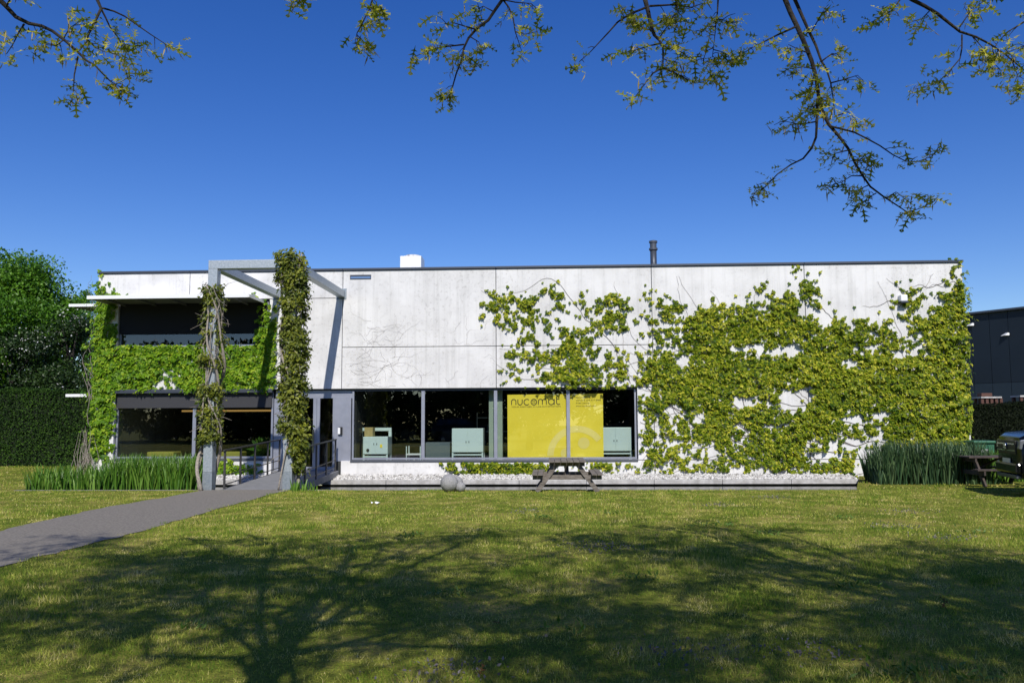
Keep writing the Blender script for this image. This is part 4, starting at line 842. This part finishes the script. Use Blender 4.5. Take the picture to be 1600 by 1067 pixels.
VIS_B = [
 ([(1000, -28), (1008, 0), (1013, 20), (1017, 40), (1022, 55), (1030, 63), (1036, 75), (1036, 95), (1035, 106)], .022, 6.6, 6.4, .5), ([(1035, 106), (1020, 115), (1010, 128), (1000, 142), (992, 152)], .008, 6.4, 6.3, 1.3), ([(1035, 106), (1050, 112), (1065, 120), (1085, 130), (1100, 128), (1115, 118)], .008, 6.4, 6.4, 1.3),
 ([(1010, 12), (985, 22), (965, 35), (950, 52), (935, 68), (922, 82), (905, 97)], .010, 6.5, 6.3, .8), ([(1033, 68), (1015, 72), (995, 78), (970, 84)], .008, 6.4, 6.3, 1.2), ([(1036, 72), (1052, 78), (1062, 66)], .008, 6.4, 6.4, 1.4), ([(1030, 60), (1040, 45), (1050, 35)], .006, 6.5, 6.5, 1.2), ([(1050, -20), (1056, 0), (1058, 20), (1050, 35)], .010, 6.5, 6.5, 1.3), ([(1015, 10), (1050, 8), (1080, 12), (1100, 5)], .010, 6.5, 6.6, 1.3), ([(1018, 48), (1005, 44), (995, 38)], .006, 6.4, 6.4, 1.2), ([(1036, 92), (1050, 98), (1058, 104)], .005, 6.4, 6.4, 1.2),
 ([(1124, -20), (1122, 0), (1121, 20), (1118, 45), (1116, 65), (1113, 90)], .009, 6.7, 6.6, .9), ([(1118, 42), (1105, 42), (1098, 50)], .005, 6.6, 6.6, 1), ([(1118, 30), (1132, 32), (1140, 40)], .005, 6.6, 6.6, 1), ([(1115, 75), (1104, 80), (1098, 96)], .005, 6.6, 6.6, 1), ([(1115, 78), (1130, 82), (1138, 86)], .005, 6.6, 6.6, 1),
 ([(1214, -35), (1227, 0), (1235, 20), (1247, 45), (1258, 70), (1268, 95), (1275, 120), (1279, 150), (1285, 175), (1295, 195), (1310, 212), (1325, 232), (1336, 255), (1348, 275), (1360, 292), (1380, 307), (1400, 320), (1418, 332)], .025, 7.2, 6.9, .42), ([(1418, 332), (1440, 325), (1458, 315)], .005, 6.9, 6.9, 1),
 ([(1230, -30), (1242, 0), (1250, 18), (1262, 45), (1275, 72), (1283, 95), (1292, 110), (1298, 130), (1302, 155), (1304, 180)], .019, 7.3, 7.1, .5), ([(1299, 198), (1312, 201), (1335, 207), (1355, 217), (1375, 228), (1395, 242), (1415, 252), (1433, 253), (1455, 245), (1470, 232)], .010, 7.0, 7.2, .75),
 ([(1277, 155), (1277, 180), (1275, 215), (1268, 232), (1255, 248), (1235, 258), (1215, 272), (1200, 288), (1188, 298)], .013, 7.0, 6.8, .5), ([(1244, 42), (1215, 55), (1195, 65), (1175, 75), (1155, 88)], .010, 7.1, 6.9, 1), ([(1347, 275), (1330, 275), (1315, 285), (1298, 290)], .006, 6.9, 6.8, 1), ([(1356, 290), (1345, 295), (1330, 300)], .005, 6.9, 6.8, 1), ([(1369, 302), (1355, 310), (1350, 316)], .005, 6.9, 6.9, 1), ([(1272, 108), (1255, 105), (1235, 108)], .007, 7, 6.9, 1.2), ([(1265, 84), (1248, 78), (1232, 70)], .007, 7.1, 7, 1.2), ([(1298, 130), (1318, 125), (1340, 118), (1350, 128)], .007, 7.1, 7.1, 1.2), ([(1284, 96), (1300, 84), (1315, 86)], .007, 7.1, 7.2, 1.2), ([(1268, 50), (1285, 20), (1295, 16)], .006, 7.2, 7.2, 1.2), ([(1280, 165), (1262, 168), (1258, 178)], .006, 7, 7, 1.2), ([(1277, 190), (1250, 195), (1228, 190)], .007, 7, 6.9, 1.2), ([(1305, 182), (1325, 175), (1335, 185)], .007, 7.1, 7.1, 1.2), ([(1325, 235), (1305, 240), (1300, 248)], .006, 6.9, 6.9, 1.2), ([(1333, 250), (1350, 252), (1360, 262)], .006, 6.9, 6.9, 1.2), ([(1385, 310), (1400, 300), (1415, 312)], .005, 6.9, 6.9, 1),  ([(1272, 112), (1270, 132), (1262, 142)], .006, 7, 7, 1.2), ([(1278, 150), (1290, 158), (1296, 170)], .006, 7, 7, 1.2),
 ([(1400, -20), (1425, 0), (1445, 10), (1465, 22), (1485, 38), (1500, 50), (1525, 58), (1548, 70), (1570, 85), (1600, 110), (1640, 140)], .019, 7.2, 7.6, .5), ([(1503, 55), (1503, 75), (1500, 92), (1485, 110), (1470, 125), (1455, 133), (1430, 140)], .008, 7.3, 7.1, .8), ([(1640, 10), (1600, 35), (1575, 50), (1560, 65), (1545, 90)], .009, 7.5, 7.4, 1), ([(1410, -5), (1395, 15), (1380, 25), (1360, 36)], .008, 7.1, 7, 1.1), ([(1500, 42), (1515, 20), (1540, 0)], .007, 7.3, 7.5, 1), ([(1560, 78), (1552, 98), (1565, 112)], .006, 7.4, 7.4, 1.2), ([(1580, 92), (1590, 118), (1585, 130)], .006, 7.5, 7.5, 1.2), ([(1520, 57), (1535, 75), (1530, 95)], .006, 7.3, 7.3, 1.2), ([(1455, 15), (1440, 30), (1425, 34)], .006, 7.2, 7.1, 1), ([(1640, 60), (1600, 72), (1570, 84)], .006, 7.5, 7.4, 1.1), ([(1640, 120), (1600, 128), (1590, 150)], .007, 7.6, 7.5, 1.1)]
def oak(label, bx, by, vis, feeders, crown, seed, nleaf):
    rd = random.Random(seed); root = thing('oak_tree', label, 'tree', (bx, by, 0)); H = 6.2
    tp = [(bx+.03*sin(i*1.3), by+.03*cos(i*1.7), H*1.45*i/12) for i in range(13)]
    mb = MB().tube(tp, [.23, .18, .165, .155, .145, .13, .115, .10, .085, .07, .055, .04, .02], 14); mb.build('trunk', 'bark', root, True)
    LP, LN, LT, LS = [], [], [], []; NP = []
    def leaves(p, d, k, near):
        for _ in range(k):
            q = p+Vector((rd.gauss(0, .035), rd.gauss(0, .035), rd.gauss(0, .03))); tpv = Vector((rd.gauss(0, .7), rd.gauss(0, .7), -rd.uniform(.1, 1.2)))+d*.4
            LP.append(q); LN.append(Vector((rd.gauss(0, .6), rd.gauss(0, .6), 1))); LT.append(tpv); LS.append(rd.uniform(.06, .125) if near else rd.uniform(.10, .17)); NP.append(near)
    for k, (pts, r0, Ya, Yb, lf) in enumerate(vis):
        P = polyY(pts, Ya, Yb); n = len(P); mb = MB().tube(P, [max(.0028, r0*(1-.82*i/(n-1))) for i in range(n)], 6 if r0 < .015 else 8)
        tw = MB(); L = sum((P[i+1]-P[i]).length for i in range(n-1)); cnt = max(3, int(L*11*lf)); big = r0 > .012
        for c_ in range(cnt):
            u = 1-rd.random()*(.72 if big else .95); f_ = u*(n-1); i = min(n-2, int(f_)); p = P[i].lerp(P[i+1], f_-i); d = (P[i+1]-P[i]).normalized()
            e = p+(Vector((rd.gauss(0, 1), rd.gauss(0, 1), rd.gauss(-.15, .8))).normalized()*.75+d*.5)*rd.uniform(.03, .13)
            tw.tube([p, p.lerp(e, .5)+Vector((0, 0, .01)), e], [.0035, .003, .002], 4, False); leaves(e, d, rd.randint(2, 5), True)
        leaves(P[-1], (P[-1]-P[-2]).normalized(), 6, True)
        br = mb.build('branch', 'bark', root, True); tw.build('twigs', 'bark', br)['kind'] = 'stuff'
    for fd in feeders:                              # limbs from the trunk out to the hanging boughs
        P = [Vector(q) for q in fd[0]]; Q = []
        for i in range(len(P)-1):
            for j in range(5): Q.append(P[i].lerp(P[i+1], j/5)+Vector((rd.gauss(0, .02), rd.gauss(0, .02), rd.gauss(0, .02))))
        Q.append(P[-1]); MB().tube(Q, [fd[1]*.62+(fd[2]-fd[1]*.62)*i/(len(Q)-1) for i in range(len(Q))], 8).build('limb', 'bark', root, True)
    cx, cy, cz, cr, chh = crown
    for k in range(24):                             # the rest of the crown overhead
        a = 2*pi*k/24*2.6+rd.uniform(-.3, .3); z0 = rd.uniform(4.2, 8.0); e = Vector((cx+cos(a)*cr*rd.uniform(.5, 1), cy+sin(a)*cr*rd.uniform(.45, 1), cz+rd.uniform(-.5, .5)*chh))
        s0 = Vector((bx, by, z0)); mid = s0.lerp(e, .5)+Vector((rd.gauss(0, .2), rd.gauss(0, .2), .35)); Q = [s0.lerp(mid, i/4) for i in range(4)]+[mid.lerp(e, i/4) for i in range(5)]; Q = Q[:1]+[v+Vector((rd.gauss(0, .14), rd.gauss(0, .14), rd.gauss(0, .1))) for v in Q[1:]]
        mb = MB().tube(Q, [.048*(1-.88*i/8) for i in range(9)], 6)
        for _ in range(30):
            u = rd.uniform(.2, 1)*8; i = min(7, int(u)); p = Q[i].lerp(Q[i+1], u-i); L = rd.uniform(.5, 1.5); d = Vector((rd.gauss(0, 1), rd.gauss(0, 1), rd.gauss(-.1, .5))).normalized(); q = p+d*L; m_ = p.lerp(q, .5)+Vector((0, 0, .06))
            above_frame = lambda v: v.z > 1.95+.57*max(v.y, 0)      # slanted plane along the camera's top frame edge; crown below it left out
            if not (above_frame(q) and above_frame(m_)): continue
            mb.tube([p, m_, q], [.014, .009, .004], 5, False)
            for _2 in range(nleaf):
                w_ = p.lerp(q, rd.uniform(.3, 1.02)); v = w_+Vector((rd.gauss(0, .13), rd.gauss(0, .13), rd.gauss(0, .10)))
                if above_frame(v-Vector((0, 0, .1))): leaves(v, d, 1, False)
        mb.build('limb', 'bark', root, True)
    P = np.array(LP); N_ = np.array(LN); T_ = np.array(LT); Sz = np.array(LS); nr_ = np.array(NP); Rm = frames(N_, T_)
    vi = np.where(nr_)[0]; rd.shuffle(li := list(vi)); own = li[:300]; rest = np.array(sorted(set(range(len(P)))-set(own)))
    proto = None; o0 = root.location
    meshes = []
    for q in range(5):
        ob = scatter('leaf', OAK, np.zeros((1, 3)), np.eye(3)[None], [1.], 'oak', root, np.array([q/4*.8+.1])); meshes.append(ob.data); bpy.data.objects.remove(ob)
    for q, i in enumerate(own):
        ob = bpy.data.objects.new('leaf', meshes[q % 5]); COL.objects.link(ob); ob.parent = root
        # mesh data already sits relative to the root, so shift it back
        Mx = Matrix(Rm[i].tolist()).to_4x4(); ob.matrix_local = Matrix.Translation(Vector(P[i])-o0) @ Mx @ Matrix.Scale(float(Sz[i]), 4) @ Matrix.Translation(o0)
    scatter('foliage', OAK, P[rest], Rm[rest], Sz[rest], 'oak', root)
    ck = vi[RNG.random(len(vi)) < .4]; m = len(ck)
    scatter('catkins', NAR, P[ck], frames(rv(m)+np.array([0, -1, 0]), np.tile([0, 0, -1.], (m, 1))+rv(m, .12)), RNG.uniform(.05, .11, m), 'catkin', root, None, np.full(m, .4))
    return root
e = lambda px, py, Y: tuple(at(px, py, Y))
ax, ay, bx_, by_ = -1.30, .6, 4.9, .4
oak('oak tree whose boughs hang over the path side of the lawn', ax, ay, VIS_A, [
    ([(ax, ay, 4.4), (-2.4, 2.8, 5.6), (-3.7, 4.8, 5.5), e(-30, -22, 6.2)], .085, .022), ([(-2.4, 2.8, 5.6), (-2.9, 4.8, 5.7), e(148, -18, 6.5)], .05, .017), ([(ax, ay, 4.7), (-1.3, 3, 5.9), (-1.5, 5, 5.7), e(440, -25, 6.2)], .06, .009),
    ([(-1.3, 3, 5.9), (-1.1, 5, 5.8), e(588, -25, 6.6)], .04, .010), ([(ax, ay, 5.0), (-.7, 3.2, 6.2), (-.3, 5.4, 6.0), e(792, -20, 7.0)], .075, .018)], (-1.5, -.2, 7.4, 5.0, 4.8), 21, 18)
oak('oak tree whose long drooping bough hangs before the ivy end of the building', bx_, by_, VIS_B, [
    ([(bx_, by_, 4.4), (3.2, 3, 5.8), (1.8, 5, 5.8), e(1000, -28, 6.6)], .085, .023), ([(1.8, 5, 5.8), (1.6, 6, 5.6), e(1050, -20, 6.5)], .03, .011), ([(3.2, 3, 5.8), (2.4, 5.2, 5.9), e(1124, -20, 6.7)], .04, .010), ([(bx_, by_, 4.8), (3.6, 3.4, 6.2), (3.0, 5.8, 6.1), e(1214, -35, 7.2)], .095, .035),
    ([(3.6, 3.4, 6.2), (3.2, 5.8, 6.2), e(1230, -30, 7.3)], .06, .027), ([(bx_, by_, 4.6), (4.4, 3.6, 6.0), (4.2, 5.8, 5.9), e(1400, -20, 7.2)], .08, .025)], (4.3, -.1, 7.5, 5.4, 4.8), 22, 19)

# ================================================================== LAWN GRASS
def lawn_blades():
    Ps, Hs, Ws = [], [], []
    for y0, y1, dens, h, wd in ((3.2, 7, 2600, .050, .0055), (7, 10, 1900, .050, .007), (10, 14, 1100, .050, .010), (14, 20.3, 620, .050, .014), (20.3, 33, 120, .06, .024)):
        xl = lambda y: -.76*y-1.; xr = lambda y: .64*y+1.
        A_ = (y1-y0)*((xr(y0)-xl(y0))+(xr(y1)-xl(y1)))/2; n = int(A_*dens*1.15); y = RNG.uniform(y0, y1, n); x = RNG.uniform(xl(y1), xr(y1), n)
        k = (x > xl(y)) & (x < xr(y)); x, y = x[k], y[k]
        pd = vnoise(x*10+500, y*10+500, 6, 77); k = RNG.random(len(x)) < .35+.9*pd; x, y, pd = x[k], y[k], pd[k]
        jx, jy = (vnoise(x*10+7, y*10+3, 2.2, 91)-.5)*.34, (vnoise(x*10+70, y*10+31, 2.2, 92)-.5)*.34
        bad = inpoly(x+jx, y+jy, PATH) | ((x > PX0-.1) & (x < PX1+.1+(PXF-PX1)*(y-PY0)/5) & (y > PY0-.1) & (y < PY1)) | ((y > YF-.05) & (x > XL) & (x < XR)); x, y, pd = x[~bad], y[~bad], pd[~bad]
        tall = vnoise(x*10+90, y*10+20, 9, 78)
        Ps.append(np.stack([x, y, np.full(len(x), -.004)], 1)); Hs.append(h*RNG.uniform(.5, 1.3, len(x))*(.55+.9*tall**2)); Ws.append(np.full(len(x), wd)*RNG.uniform(.7, 1.3, len(x)))
    P = np.concatenate(Ps); h = np.concatenate(Hs); wv = np.concatenate(Ws); n = len(P)
    tip = np.stack([RNG.normal(0, .5, n), RNG.normal(0, .5, n), np.ones(n)], 1); a = RNG.uniform(0, 2*pi, n); nr = np.stack([np.cos(a), np.sin(a), np.zeros(n)], 1)
    o = scatter('lawn_grass', BLADE, P, frames(nr, tip), h, 'grass', None, np.clip(.48+RNG.normal(0, .17, n), 0, 1), wv/h)
    tag(o, 'short mossy lawn grass with dry yellow patches', 'grass')
lawn_blades()
def patches(name, label, cat, spots, mat, base, n, sp, s0, s1, up):
    P = []
    for (x, y) in spots:
        g_ = gnd(x, y); P.append(np.stack([RNG.normal(g_.x, sp, n), RNG.normal(g_.y, sp*.8, n), RNG.uniform(0, .04, n)], 1))
    P = np.concatenate(P); m = len(P)
    o = scatter(name, base, P, frames(rv(m)+np.array([0, -.3, .6]), rv(m, .6)+np.array([0, 0, up])), RNG.uniform(s0, s1, m), mat); tag(o, label, cat)
patches('lawn_weeds', 'greyish flowering weed patches scattered through the lawn', 'weeds', [(930, 853), (955, 858), (1205, 778), (1420, 801), (1400, 824), (1120, 790), (830, 800), (1250, 1020), (1070, 1022), (690, 1050), (1480, 842)], 'weed', DIA, 130, .22, .015, .04, .5)
patches('broad_weeds', 'darker broad leaved weed rosettes in the lawn', 'weeds', [(957, 803), (1200, 834), (1135, 822), (1315, 810), (1515, 833), (850, 810), (1500, 1058), (1440, 1052), (1400, 1060), (645, 838), (1090, 822), (540, 865), (700, 930), (1330, 915), (1000, 905), (320, 980), (900, 985)], 'broad_leaf', NAR, 46, .13, .03, .085, .9)
patches('fallen_leaves', 'dry brown fallen oak leaves on the lawn', 'leaves', [(747, 980), (702, 1013), (845, 1003), (1030, 1020), (760, 1055), (1480, 950)], 'dry_leaf', OAK, 2, .06, .06, .10, .1)
